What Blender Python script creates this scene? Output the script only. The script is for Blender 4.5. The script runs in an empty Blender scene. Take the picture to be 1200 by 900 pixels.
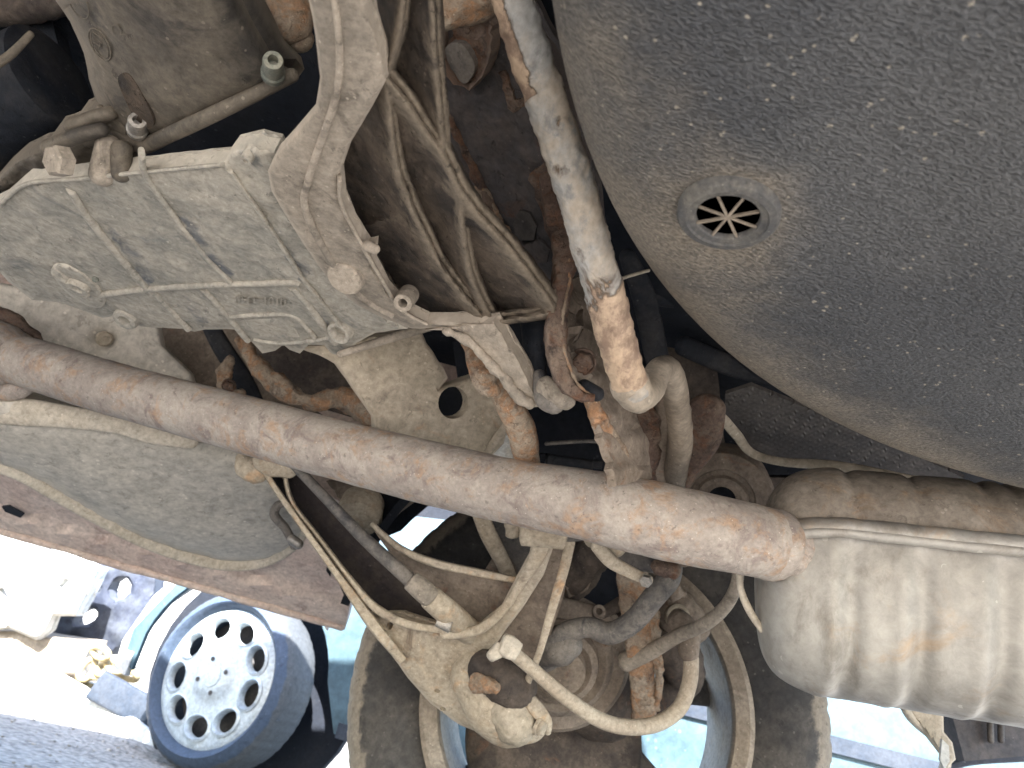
import bpy, bmesh, math, random
import numpy as np
from mathutils import Vector, Matrix, noise
from mathutils.geometry import delaunay_2d_cdt
random.seed(4)
R_ = math.radians
scene = bpy.context.scene
# ------------------------------------------------------------------ camera
F = 850.0; PITCH = R_(25); ROLL = R_(15)
CAM = Vector((0, 0, .33))
V0 = Vector((0, math.cos(PITCH), math.sin(PITCH)))
up0 = Vector((0, -math.sin(PITCH), math.cos(PITCH))); rt0 = Vector((1, 0, 0))
CR = math.cos(ROLL)*rt0 + math.sin(ROLL)*up0
CU = -math.sin(ROLL)*rt0 + math.cos(ROLL)*up0
cd = bpy.data.cameras.new('camera'); cam = bpy.data.objects.new('camera', cd)
scene.collection.objects.link(cam); scene.camera = cam
cd.sensor_width = 36; cd.lens = F/1200*36; cd.clip_start = .01; cd.clip_end = 500
m = Matrix((CR, CU, -V0)).transposed().to_4x4(); m.translation = CAM
cam.matrix_world = m
cd.dof.use_dof = True; cd.dof.focus_distance = .50; cd.dof.aperture_fstop = 16
# ------------------------------------------------------------------ sky and sun
SUN_EL = R_(42); SUN_AZ = R_(188)      # the sun stands behind the camera, over the raised car
w = bpy.data.worlds.new('World'); scene.world = w; w.use_nodes = True
nt = w.node_tree; nt.nodes.clear()
sk = nt.nodes.new('ShaderNodeTexSky'); sk.sky_type = 'NISHITA'; sk.sun_disc = False
sk.sun_elevation = SUN_EL; sk.sun_rotation = SUN_AZ; sk.air_density = 1.0; sk.dust_density = 1.5
bg = nt.nodes.new('ShaderNodeBackground'); bg.inputs[1].default_value = .14
wo = nt.nodes.new('ShaderNodeOutputWorld')
nt.links.new(sk.outputs[0], bg.inputs[0]); nt.links.new(bg.outputs[0], wo.inputs[0])
sl = bpy.data.lights.new('sun', 'SUN'); sl.energy = 5.0; sl.angle = R_(.55); sl.color = (1, .985, .96)
so = bpy.data.objects.new('sun', sl); scene.collection.objects.link(so)
sd = Vector((math.sin(SUN_AZ)*math.cos(SUN_EL), math.cos(SUN_AZ)*math.cos(SUN_EL), math.sin(SUN_EL)))
so.rotation_euler = sd.to_track_quat('Z', 'Y').to_euler(); so.location = (0, -3, 5)
vs = scene.view_settings; vs.view_transform = 'Standard'; vs.look = 'None'; vs.exposure = 3.12; vs.gamma = 1
cy = scene.cycles; cy.max_bounces = 10; cy.diffuse_bounces = 6; cy.glossy_bounces = 4
cy.use_denoising = True; cy.sample_clamp_indirect = 12

# ------------------------------------------------------------------ materials
def srgb(r, g, b):
    f = lambda c: c/12.92 if c <= .04045 else ((c+.055)/1.055)**2.4
    return (f(r/255), f(g/255), f(b/255), 1)
def c4(c): return tuple(c) + ((1,) if len(c) == 3 else ())
class G:
    def __init__(s, name):
        s.m = bpy.data.materials.new(name); s.m.use_nodes = True
        s.t = s.m.node_tree; s.t.nodes.clear()
    def n(s, typ, **kw):
        x = s.t.nodes.new(typ)
        for k, v in kw.items(): setattr(x, k, v)
        return x
    def l(s, a, b): s.t.links.new(a, b)
    def noise(s, vec, scale, det=6, rough=.6, dist=0):
        x = s.n('ShaderNodeTexNoise'); x.inputs['Scale'].default_value = scale
        x.inputs['Detail'].default_value = det; x.inputs['Roughness'].default_value = rough
        x.inputs['Distortion'].default_value = dist; s.l(vec, x.inputs['Vector']); return x.outputs['Fac']
    def ramp(s, v, lo, hi):
        x = s.n('ShaderNodeMapRange'); x.interpolation_type = 'SMOOTHSTEP'
        x.inputs['From Min'].default_value = lo; x.inputs['From Max'].default_value = hi
        s.l(v, x.inputs['Value']); return x.outputs[0]
    def lin(s, v, a, b):
        x = s.n('ShaderNodeMapRange'); x.inputs['To Min'].default_value = a; x.inputs['To Max'].default_value = b
        x.inputs['From Min'].default_value = .3; x.inputs['From Max'].default_value = .7
        s.l(v, x.inputs['Value']); return x.outputs[0]
    def mix(s, f, a, b, typ='MIX'):
        x = s.n('ShaderNodeMix', data_type='RGBA', blend_type=typ)
        for sock, v in ((x.inputs[0], f), (x.inputs[6], a), (x.inputs[7], b)):
            if isinstance(v, (int, float)): sock.default_value = v
            elif isinstance(v, (tuple, list)): sock.default_value = c4(v)
            else: s.l(v, sock)
        return x.outputs[2]
    def math(s, op, a, b):
        x = s.n('ShaderNodeMath', operation=op)
        for i, v in enumerate((a, b)):
            if isinstance(v, (int, float)): x.inputs[i].default_value = v
            else: s.l(v, x.inputs[i])
        return x.outputs[0]
    def vec(s, stretch=None):
        tc = s.n('ShaderNodeTexCoord'); oi = s.n('ShaderNodeObjectInfo')
        a = s.n('ShaderNodeVectorMath', operation='MULTIPLY_ADD')
        s.l(oi.outputs['Random'], a.inputs[0]); a.inputs[1].default_value = (7, 5, 9); s.l(tc.outputs['Object'], a.inputs[2])
        o = a.outputs[0]
        if stretch:
            mp = s.n('ShaderNodeVectorMath', operation='MULTIPLY'); s.l(o, mp.inputs[0]); mp.inputs[1].default_value = stretch; o = mp.outputs[0]
        return o
    def out(s, col, rough, height=None, bd=.001, bs=1., metal=0., spec=.4):
        p = s.n('ShaderNodeBsdfPrincipled'); o = s.n('ShaderNodeOutputMaterial')
        for k, v in (('Base Color', col), ('Roughness', rough), ('Metallic', metal), ('Specular IOR Level', spec)):
            if isinstance(v, (int, float)): p.inputs[k].default_value = v
            elif isinstance(v, (tuple, list)): p.inputs[k].default_value = c4(v)
            else: s.l(v, p.inputs[k])
        if height is not None:
            b = s.n('ShaderNodeBump'); b.inputs['Distance'].default_value = bd; b.inputs['Strength'].default_value = bs
            s.l(height, b.inputs['Height']); s.l(b.outputs[0], p.inputs['Normal'])
        s.l(p.outputs[0], o.inputs[0]); return s.m
def grime(name, base, dust, dusta=.5, rust=None, rusta=.3, dark=None, darka=.25, s=1., bd=.0015, bs=.6,
          rough=.8, metal=0., spec=.25, attr=None, attrcol=None, stretch=None, fine=260, fc=.19, pits=.5, edge=.45):
    g = G(name); v = g.vec(stretch)
    n1 = g.noise(v, 11*s, 9, .62, .3); n2 = g.noise(v, 38*s, 9, .68, .5); n3 = g.noise(v, fine*s*.6, 9, .74, .3)
    comb = g.math('ADD', g.math('MULTIPLY', n1, .6), g.math('MULTIPLY', n2, .4))
    th = .5 + (.5-dusta)*.32
    col = g.mix(g.ramp(comb, th-.11, th+.11), base, dust)
    if dark:
        n4 = g.noise(v, 19*s, 10, .72, .8); t = .5+(.5-darka)*.36
        col = g.mix(g.ramp(n4, t-.05, t+.12), col, dark)
    h = g.math('ADD', g.math('MULTIPLY', n3, .6), g.math('MULTIPLY', n2, 1.2))
    if rust:
        n5 = g.noise(v, 27*s, 10, .7, .6); t = .5+(.5-rusta)*.36; rf = g.ramp(n5, t-.06, t+.10)
        rc = g.mix(g.ramp(n2, .35, .65), rust, tuple(min(1, c*k) for c, k in zip(rust[:3], (1.45, 1.32, 1.15))))
        col = g.mix(g.math('MULTIPLY', rf, .75), col, rc)
        h = g.math('ADD', h, g.math('MULTIPLY', rf, -.35))
    if attr:
        a = g.n('ShaderNodeAttribute', attribute_name=attr)
        f = g.math('ADD', a.outputs['Fac'], g.math('MULTIPLY', g.math('SUBTRACT', n2, .5), 1.3))
        col = g.mix(g.ramp(f, .35, .65), col, attrcol)
    col = g.mix(1., col, g.mix(g.lin(n3, 0, 1), (1-2*fc,)*3, (1+1.6*fc,)*3), 'MULTIPLY')
    if pits:
        n6 = g.noise(v, 85*s, 4, .75, .4); pf = g.ramp(n6, .60, .68)
        col = g.mix(g.math('MULTIPLY', pf, pits), col, tuple(c*.45 for c in base[:3])); h = g.math('ADD', h, g.math('MULTIPLY', pf, -.5))
    ae = g.n('ShaderNodeAttribute', attribute_name='edge')
    col = g.mix(g.math('MULTIPLY', g.ramp(g.math('ADD', ae.outputs['Fac'], g.math('MULTIPLY', g.math('SUBTRACT', n2, .5), .9)), .35, .9), edge), col, tuple(min(1, c*1.35+.02) for c in dust[:3]))
    # pale grit
    vo = g.n('ShaderNodeTexVoronoi'); vo.inputs['Scale'].default_value = 150*s; g.l(v, vo.inputs['Vector'])
    sp = g.math('MULTIPLY', g.math('LESS_THAN', vo.outputs['Distance'], .16), g.math('GREATER_THAN', g.noise(v, 60*s, 3), .56))
    col = g.mix(g.math('MULTIPLY', sp, .45), col, tuple(min(1, c*1.6+.03) for c in dust[:3]))
    return g.out(col, g.lin(n2, min(1, rough-.1), min(1, rough+.12)), h, bd, bs, metal, spec)

TAN = (.40, .34, .275); TAN2 = (.47, .41, .33); BRN = (.12, .085, .06); RUST = (.23, .125, .07); DRUST = (.10, .055, .038)
BLK = (.018, .018, .021)
MAT = dict(
 case=grime('dusty_aluminium', (.30, .285, .25), (.42, .385, .33), .6, None, 0, (.20, .20, .19), .25, s=1.1, bd=.0010, bs=.55, rough=.75, metal=.1, attr='dirt_shade', attrcol=(.15, .155, .165)),  # attribute colour paints the shade beside the ribs
 strap=grime('dusty_casting', (.22, .192, .16), (.36, .31, .255), .55, None, 0, (.14, .12, .10), .3, s=1.3, bd=.0013, bs=.55),
 bell=grime('grey_brown_casting', (.095, .082, .068), (.17, .145, .115), .5, None, 0, (.065, .058, .052), .35, attr='dirt_shade', attrcol=(.055, .05, .046), s=1., bd=.0012, bs=.5, metal=.2, rough=.65),  # attribute colour paints the barrel's shaded right side
 recess=grime('black_recess_casting', (.030, .025, .022), (.115, .085, .062), .42, None, 0, None, 0, s=1.2, bd=.0018, bs=.9, fine=420),
 webm=grime('web_edges', (.042, .036, .033), (.13, .102, .08), .48, None, 0, None, 0, s=1.3, bd=.0015, bs=.8, attr='dirt_shade', attrcol=(.185, .152, .117)),
 rib=grime('brown_dusty_rib', (.13, .105, .082), (.26, .215, .165), .52, None, 0, None, 0, s=1.5, bd=.001, bs=.6),
 dark=grime('greasy_shadow_black', (.011, .014, .021), (.045, .043, .044), .35, None, 0, None, 0, s=1., bd=.0015, bs=.8, rough=.7),  # blue cast of the shadows mixed into the greasy black
 cavity=grime('shadowed_cavity', (.009, .012, .019), (.022, .024, .030), .35, None, 0, None, 0, s=.6, bd=.002, bs=.5),  # shadow depth and its blue cast put into the base colour
 beam=grime('black_underseal_beam', (.070, .065, .068), (.11, .09, .08), .3, DRUST, .2, None, 0, s=1., bd=.0012, bs=.8),
 exhaust=grime('rusty_exhaust', (.29, .25, .225), (.41, .365, .325), .55, (.29, .205, .15), .34, (.225, .185, .172), .36, s=1.9, fc=.11, bd=.001, bs=.6, rough=.7, metal=.1),
 muffler=grime('muffler_steel', (.315, .30, .278), (.365, .348, .32), .55, (.27, .21, .155), .30, (.215, .195, .17), .40, fc=.12, s=.45, bd=.0004, bs=.4, rough=.5, metal=.3, pits=.1),
 mufflertop=grime('muffler_upper_steel', (.26, .22, .18), (.34, .295, .245), .5, (.28, .19, .12), .2, (.19, .155, .13), .3, s=.9, bd=.0008, bs=.5, rough=.7, metal=.1),
 rusty=grime('flaking_rust', (.25, .19, .14), (.36, .30, .235), .5, (.28, .155, .085), .48, (.10, .07, .055), .35, s=2., bd=.002, bs=.8),
 darkrust=grime('dark_rust', (.12, .08, .065), (.21, .16, .125), .45, (.15, .08, .052), .4, (.045, .035, .032), .4, s=2., bd=.0022, bs=.9),
 arm=grime('dusty_control_arm', (.36, .30, .225), (.45, .39, .31), .55, (.36, .25, .16), .25, (.22, .175, .135), .25, s=1.3, bd=.0008, bs=.5),
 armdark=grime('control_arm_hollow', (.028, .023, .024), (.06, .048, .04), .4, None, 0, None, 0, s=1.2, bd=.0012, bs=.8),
 plate=grime('dusty_plate', (.30, .26, .20), (.42, .36, .285), .6, (.28, .17, .10), .12, (.20, .17, .14), .25, s=.9, bd=.001, bs=.5),
 tank=grime('dusty_tank', (.43, .40, .355), (.53, .49, .43), .55, None, 0, (.34, .32, .285), .2, s=.6, bd=.0006, bs=.35, rough=.6),  # dusty tone lifted to put the lower-left glare into the colour
 seam=grime('pale_tank_seam', (.44, .39, .32), (.52, .47, .40), .5, None, 0, None, 0, s=1., bd=.0005, bs=.3),
 sill=grime('dirty_maroon_sill', (.50, .385, .335), (.60, .50, .44), .5, None, 0, (.30, .215, .19), .2, s=.7, bd=.001, bs=.35, rough=.6),  # base raised to carry the glare at lower left, over real dirt
 black_rubber=grime('dusty_rubber_hose', (.09, .085, .083), (.19, .17, .15), .5, None, 0, (.04, .04, .045), .3, s=1.8, bd=.0006, bs=.4, rough=.6),
 hose=grime('dusty_brake_hose', (.34, .28, .215), (.42, .36, .285), .6, None, 0, (.17, .14, .11), .15, s=1.5, bd=.0004, bs=.4),
 hub=grime('brown_hub_casting', (.045, .037, .034), (.115, .092, .075), .45, (.11, .06, .04), .15, None, 0, s=1.2, bd=.0012, bs=.7),
 hub2=grime('dusty_hub', (.14, .112, .09), (.25, .205, .165), .5, (.15, .08, .05), .15, None, 0, s=1.4, bd=.001, bs=.6),
 zinc=grime('bright_bolt_metal', (.28, .265, .25), (.38, .35, .31), .5, None, 0, (.16, .14, .12), .3, s=4, bd=.0005, bs=.5, metal=.6, rough=.45, spec=.5),
 bolt=grime('greenish_bolt', (.17, .185, .165), (.28, .27, .22), .5, None, 0, (.08, .08, .07), .3, s=4, bd=.0005, bs=.5, metal=.4, rough=.5),
 rimdust=grime('brake_dust_rim', (.20, .165, .13), (.30, .255, .205), .5, None, 0, (.12, .10, .085), .2, s=1.2, bd=.0005, bs=.4, metal=.2, rough=.6),
 rimdust2=grime('grey_plug_plastic', (.07, .07, .072), (.14, .13, .115), .5, None, 0, None, 0, s=3, bd=.0004, bs=.4),
 rim=grime('worn_alloy', (.42, .39, .35), (.40, .35, .29), .45, None, 0, (.24, .20, .165), .25, s=1., bd=.0004, bs=.3, metal=0, rough=.6, spec=.3),
 spoke=grime('spoke_back', (.07, .068, .07), (.13, .12, .11), .4, None, 0, None, 0, s=1., bd=.0005, bs=.4, metal=.2),
 shield=grime('embossed_shield', (.06, .055, .055), (.12, .108, .10), .5, None, 0, None, 0, s=1., bd=.001, bs=.4, metal=.3, rough=.6),
 hubcap=grime('silver_wheel_trim', (.42, .48, .52), (.48, .53, .55), .5, None, 0, None, 0, s=.5, bd=.0004, bs=.2, metal=.3, rough=.4, spec=.5),
 bgpaint=grime('pale_blue_paint', (.050, .086, .108), (.056, .093, .114), .5, None, 0, None, 0, s=.2, bd=.0003, bs=.1, rough=.5, spec=.25, pits=0),
 white=grime('chalky_white_paint', (.42, .43, .42), (.48, .47, .44), .5, None, 0, (.55, .53, .47), .15, s=.4, bd=.001, bs=.3, rough=.6),
 bluegrey=grime('blue_grey_panel', (.030, .036, .055), (.06, .068, .085), .45, None, 0, (.022, .025, .038), .2, s=.4, bd=.001, bs=.3, rough=.6),
 sand=grime('sandy_metal', (.26, .20, .10), (.40, .33, .20), .5, None, 0, (.2, .15, .09), .2, s=.8, bd=.002, bs=.5),
 bluebox=grime('blue_plastic', (.020, .028, .042), (.035, .042, .055), .4, None, 0, None, 0, s=.6, bd=.0005, bs=.3, rough=.5),
 plastic=grime('dusty_black_plastic', (.035, .033, .038), (.09, .078, .075), .45, None, 0, None, 0, s=.8, bd=.0006, bs=.4, rough=.6),
 palewhite=grime('pale_white', (.62, .63, .62), (.55, .50, .42), .35, None, 0, None, 0, s=1.5, bd=.0006, bs=.4, rough=.6),
 concrete=grime('bright_concrete', (.20, .17, .135), (.28, .24, .19), .5, None, 0, (.12, .10, .08), .2, s=.5, bd=.003, bs=.5),
)
def tyre_mat():
    return grime('tyre_rubber', (.035, .034, .035), (.085, .077, .070), .45, None, 0, None, 0, s=.8, bd=.0006, bs=.4, rough=.75, spec=.3,
                 attr='dirt_shade', attrcol=(.235, .20, .16))
MAT['tyre'] = tyre_mat()
def bgtyre():
    return grime('background_tyre', (.045, .065, .10), (.06, .08, .115), .4, None, 0, None, 0, s=.5, bd=.0006, bs=.4, rough=.6, attr='dirt_shade', attrcol=(.07, .075, .08))
MAT['bgtyre'] = bgtyre()
def underseal():
    g = G('ripple_underseal'); v = g.vec(); tc = g.n('ShaderNodeTexCoord')
    st = g.n('ShaderNodeVectorMath', operation='MULTIPLY'); g.l(tc.outputs['Object'], st.inputs[0]); st.inputs[1].default_value = (1, 1.9, 1)
    big = g.noise(v, 7, 6, .6); rip = g.noise(st.outputs[0], 470, 2, .5, .4); mid = g.noise(v, 60, 6, .7); dust = g.noise(v, 22, 9, .7, .4)
    col = g.mix(g.ramp(big, .42, .62), (.036, .038, .043), (.056, .057, .060))
    a = g.n('ShaderNodeAttribute', attribute_name='dirt_shade')
    f = g.math('ADD', a.outputs['Fac'], g.math('MULTIPLY', g.math('SUBTRACT', dust, .5), .9))
    col = g.mix(g.ramp(f, .25, .9), col, (.17, .145, .115))
    col = g.mix(1., col, g.mix(g.ramp(rip, .35, .65), (.66, .66, .66), (1.42, 1.42, 1.42)), 'MULTIPLY')  # ripple relief is also shaded into the colour
    vo = g.n('ShaderNodeTexVoronoi'); vo.inputs['Scale'].default_value = 190; vo.inputs['Randomness'].default_value = 1; g.l(v, vo.inputs['Vector'])
    vo2 = g.n('ShaderNodeTexVoronoi'); vo2.inputs['Scale'].default_value = 150; g.l(v, vo2.inputs['Vector'])
    s1 = g.math('MULTIPLY', g.math('LESS_THAN', vo.outputs['Distance'], .20), g.math('GREATER_THAN', mid, .57))
    s2 = g.math('MULTIPLY', g.math('LESS_THAN', vo2.outputs['Distance'], .10), g.math('GREATER_THAN', g.noise(v, 13, 3), .40))
    col = g.mix(g.math('MULTIPLY', g.math('MAXIMUM', s1, s2), .7), col, (.30, .27, .22))
    h = g.math('ADD', g.math('MULTIPLY', rip, 1.), g.math('MULTIPLY', mid, .5))
    return g.out(col, .58, h, .0022, .9, 0, .5)
MAT['underseal'] = underseal()
def peel_mat():
    g = G('peeling_paint_bar'); v = g.vec((1, 1, .55))
    n1 = g.noise(v, 26, 10, .62, .7); n2 = g.noise(v, 70, 8, .7); n3 = g.noise(v, 300, 4); n4 = g.noise(v, 18, 8, .7)
    a = g.n('ShaderNodeAttribute', attribute_name='dirt_shade')
    f = g.math('ADD', g.math('MULTIPLY', g.math('SUBTRACT', n1, .5), 1.1), a.outputs['Fac'])
    paint = g.mix(g.ramp(n4, .42, .62), (.30, .30, .295), (.33, .285, .235))
    paint = g.mix(g.ramp(n2, .52, .66), paint, (.19, .19, .19))
    ru = g.mix(g.ramp(n2, .40, .60), (.20, .14, .105), (.40, .30, .215))
    pf = g.ramp(f, .49, .51)
    col = g.mix(pf, paint, ru)
    edge = g.math('MULTIPLY', g.ramp(f, .44, .49), g.math('SUBTRACT', 1, g.ramp(f, .51, .54)))
    col = g.mix(g.math('MULTIPLY', edge, .55), col, (.07, .045, .03))
    col = g.mix(1., col, g.mix(g.lin(n3, 0, 1), (.8, .8, .8), (1.15, 1.15, 1.15)), 'MULTIPLY')
    h = g.math('ADD', g.math('MULTIPLY', pf, -.9), g.math('MULTIPLY', n2, .5))
    return g.out(col, .7, h, .0015, .8, 0, .3)
MAT['peel'] = peel_mat()
def ground_mat():
    g = G('gravelly_earth'); v = g.vec()
    n1 = g.noise(v, 1.2, 8, .6); n2 = g.noise(v, 24, 8, .75); n3 = g.noise(v, 110, 4)
    col = g.mix(g.ramp(n1, .4, .6), (.31, .285, .25), (.39, .36, .32))
    col = g.mix(g.ramp(n2, .5, .65), col, (.15, .137, .125))
    vo = g.n('ShaderNodeTexVoronoi'); vo.inputs['Scale'].default_value = 55; g.l(v, vo.inputs['Vector'])
    col = g.mix(1., col, g.mix(g.ramp(vo.outputs['Distance'], 0, .9), (1.15,)*3, (.6,)*3), 'MULTIPLY')
    h = g.math('ADD', n2, g.math('MULTIPLY', vo.outputs['Distance'], .8))
    return g.out(col, .9, h, .02, .7)
MAT['ground'] = ground_mat()

# ------------------------------------------------------------------ geometry helpers
def W(x, y): return V0 + (CR*(x-600) + CU*(450-y))/F
def P(x, y, d): return CAM + W(x, y)*d
def HZ(z): return lambda x, y: (z-CAM.z)/W(x, y).z
def VY(Y): return lambda x, y: Y/W(x, y).y
def PL(a, b, c):
    pa, pb, pc = P(*a), P(*b), P(*c); n = (pb-pa).cross(pc-pa).normalized(); k = n.dot(pa-CAM)
    return lambda x, y: k/n.dot(W(x, y))
def K(d): return lambda x, y: d
def off(D, o): return lambda x, y: D(x, y)+o
col = scene.collection
ORG = {}
def empty(name, loc, label, cat, group=None):
    o = bpy.data.objects.new(name, None); col.objects.link(o); o.location = loc; o.empty_display_size = .1
    o['label'] = label; o['category'] = cat
    if group: o['group'] = group
    ORG[o.name] = Vector(loc); return o
def mk(name, vs_, fs, mat, parent=None, ang=40, label=None, bev=0, attr=None, bseg=2, org=None):
    vs_ = [Vector(v) for v in vs_]
    c = Vector(org) if org is not None else sum(vs_, Vector())/len(vs_)
    me = bpy.data.meshes.new(name); me.from_pydata([v-c for v in vs_], [], fs)
    bm = bmesh.new(); bm.from_mesh(me); bmesh.ops.recalc_face_normals(bm, faces=bm.faces); bm.to_mesh(me); bm.free()
    me.polygons.foreach_set('use_smooth', [True]*len(me.polygons))
    me.set_sharp_from_angle(angle=R_(ang))
    if attr is not None:
        a = me.attributes.new('dirt_shade', 'FLOAT', 'POINT'); a.data.foreach_set('value', attr)  # holds dirt masks and, on the castings, painted shade
    me.materials.append(MAT[mat] if isinstance(mat, str) else mat)
    o = bpy.data.objects.new(name, me); col.objects.link(o)
    if parent is not None:
        o.parent = parent; o.location = c-ORG[parent.name]
    else: o.location = c
    ORG[o.name] = c
    if label: o['label'] = label
    if bev:
        b = o.modifiers.new('bevel', 'BEVEL'); b.width = bev; b.segments = bseg; b.limit_method = 'ANGLE'; b.angle_limit = R_(35)
        b.harden_normals = False
    return o
def crom(pts, n, closed=False):
    pts = [tuple(p) for p in pts]; k = len(pts); out = []
    segs = k if closed else k-1
    per = max(2, int(math.ceil(n/segs)))
    for i in range(segs):
        if closed: p0, p1, p2, p3 = pts[(i-1) % k], pts[i], pts[(i+1) % k], pts[(i+2) % k]
        else: p0, p1, p2, p3 = pts[max(0, i-1)], pts[i], pts[i+1], pts[min(k-1, i+2)]
        for j in range(per):
            t = j/per
            out.append(tuple(.5*((2*b)+(-a+c)*t+(2*a-5*b+4*c-d)*t*t+(-a+3*b-3*c+d)*t**3) for a, b, c, d in zip(p0, p1, p2, p3)))
    if not closed: out.append(pts[-1])
    return out
def fbm(p, s, oct=3): return noise.fractal(p*s, .6, 2.1, oct)
def limb(name, pts, mat, parent=None, e=2, n=40, seg=20, cap='round', rough=0, rs=60, flat=None, mod=None, label=None, ang=45, attrf=None, world=False, tw=None, flare=0):
    """swept body along (x, y, d, r[, depth radius]); r in photo pixels, depth radius in metres"""
    if not world:
        q = []
        for p in pts:
            c = P(p[0], p[1], p[2]); ra = p[3]*p[2]/F; rb = p[4] if len(p) > 4 else (flat*ra if flat else ra)
            q.append((*c, ra, rb))
    else: q = [tuple(p) if len(p) > 4 else (*p, p[3]) for p in pts]
    q = crom(q, n) if len(q) > 2 else [tuple(a+(b-a)*i/max(4, n//3) for a, b in zip(q[0], q[1])) for i in range(max(4, n//3)+1)]
    C = [Vector(a[:3]) for a in q]
    vs_, fs, at = [], [], []
    m_ = len(C); rings = []
    for i in range(m_):
        T = (C[min(m_-1, i+1)]-C[max(0, i-1)]).normalized()
        Vw = (C[i]-CAM).normalized() if tw is None else Vector(tw)
        A = T.cross(Vw); A = A.normalized() if A.length > 1e-4 else CR; B = A.cross(T).normalized()
        if B.dot(Vw) > 0: B = -B
        rings.append((C[i], T, A, B, q[i][3], q[i][4], i/(m_-1)))
    if cap == 'round':
        c0 = rings[0]; c1 = rings[-1]; pre = []; post = []
        for a in (80, 60, 35, 15):
            pre.append((c0[0]-c0[1]*c0[4]*math.sin(R_(a))*.9, c0[1], c0[2], c0[3], c0[4]*math.cos(R_(a)), c0[5]*math.cos(R_(a)), 0))
            post.insert(0, (c1[0]+c1[1]*c1[4]*math.sin(R_(a))*.9, c1[1], c1[2], c1[3], c1[4]*math.cos(R_(a)), c1[5]*math.cos(R_(a)), 1))
        rings = pre+rings+post
    elif cap == 'soft':
        c0 = rings[0]; c1 = rings[-1]
        f = .12
        rings = [(c0[0]-c0[1]*c0[4]*f, *c0[1:4], c0[4]*.8, c0[5]*.8, 0)]+rings+[(c1[0]+c1[1]*c1[4]*f, *c1[1:4], c1[4]*.8, c1[5]*.8, 1)]
    for (c, T, A, B, ra, rb, t) in rings:
        for k in range(seg):
            th = 2*math.pi*k/seg; cc, ss = math.cos(th), math.sin(th)
            ex = 2/e
            u = math.copysign(abs(cc)**ex, cc); v = math.copysign(abs(ss)**ex, ss)
            s = mod(t, th) if mod else 1
            if flare: u *= 1+flare*max(0, .5-.5*v)**1.5
            p = c+A*ra*u*s+B*rb*v*s
            if rough: p = p+(p-c).normalized()*rough*fbm(p, rs)
            vs_.append(p)
            if attrf: at.append(attrf(t, th))
    N = len(rings)
    for i in range(N-1):
        for k in range(seg):
            k2 = (k+1) % seg; fs.append((i*seg+k, i*seg+k2, (i+1)*seg+k2, (i+1)*seg+k))
    fs.append(tuple(range(seg))); fs.append(tuple((N-1)*seg+k for k in range(seg)))
    return mk(name, vs_, fs, mat, parent, ang, label, attr=at if attrf else None)
def inside(px, py, poly):
    n = len(poly); r = np.zeros(len(px), bool); j = n-1
    for i in range(n):
        xi, yi = poly[i]; xj, yj = poly[j]
        cnd = ((yi > py) != (yj > py)) & (px < (xj-xi)*(py-yi)/((yj-yi) if abs(yj-yi) > 1e-9 else 1e-9)+xi)
        r ^= cnd; j = i
    return r
def dist(px, py, loops):
    d = np.full(len(px), 1e9)
    for poly in loops:
        n = len(poly)
        for i in range(n):
            ax, ay = poly[i]; bx, by = poly[(i+1) % n]; ex, ey = bx-ax, by-ay; L = ex*ex+ey*ey+1e-12
            t = np.clip(((px-ax)*ex+(py-ay)*ey)/L, 0, 1)
            d = np.minimum(d, np.hypot(px-ax-t*ex, py-ay-t*ey))
    return d
def resamp(poly, step):
    o = []
    for i in range(len(poly)):
        a, b = poly[i], poly[(i+1) % len(poly)]; L = math.hypot(b[0]-a[0], b[1]-a[1]); k = max(1, int(L/step))
        for j in range(k): o.append((a[0]+(b[0]-a[0])*j/k, a[1]+(b[1]-a[1])*j/k))
    return o
def ell(cx, cy, rx, ry=None, a=0, n=20):
    ry = ry or rx; ca, sa = math.cos(R_(a)), math.sin(R_(a))
    return [(cx+rx*math.cos(t)*ca-ry*math.sin(t)*sa, cy+rx*math.cos(t)*sa+ry*math.sin(t)*ca) for t in [2*math.pi*i/n for i in range(n)]]
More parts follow.
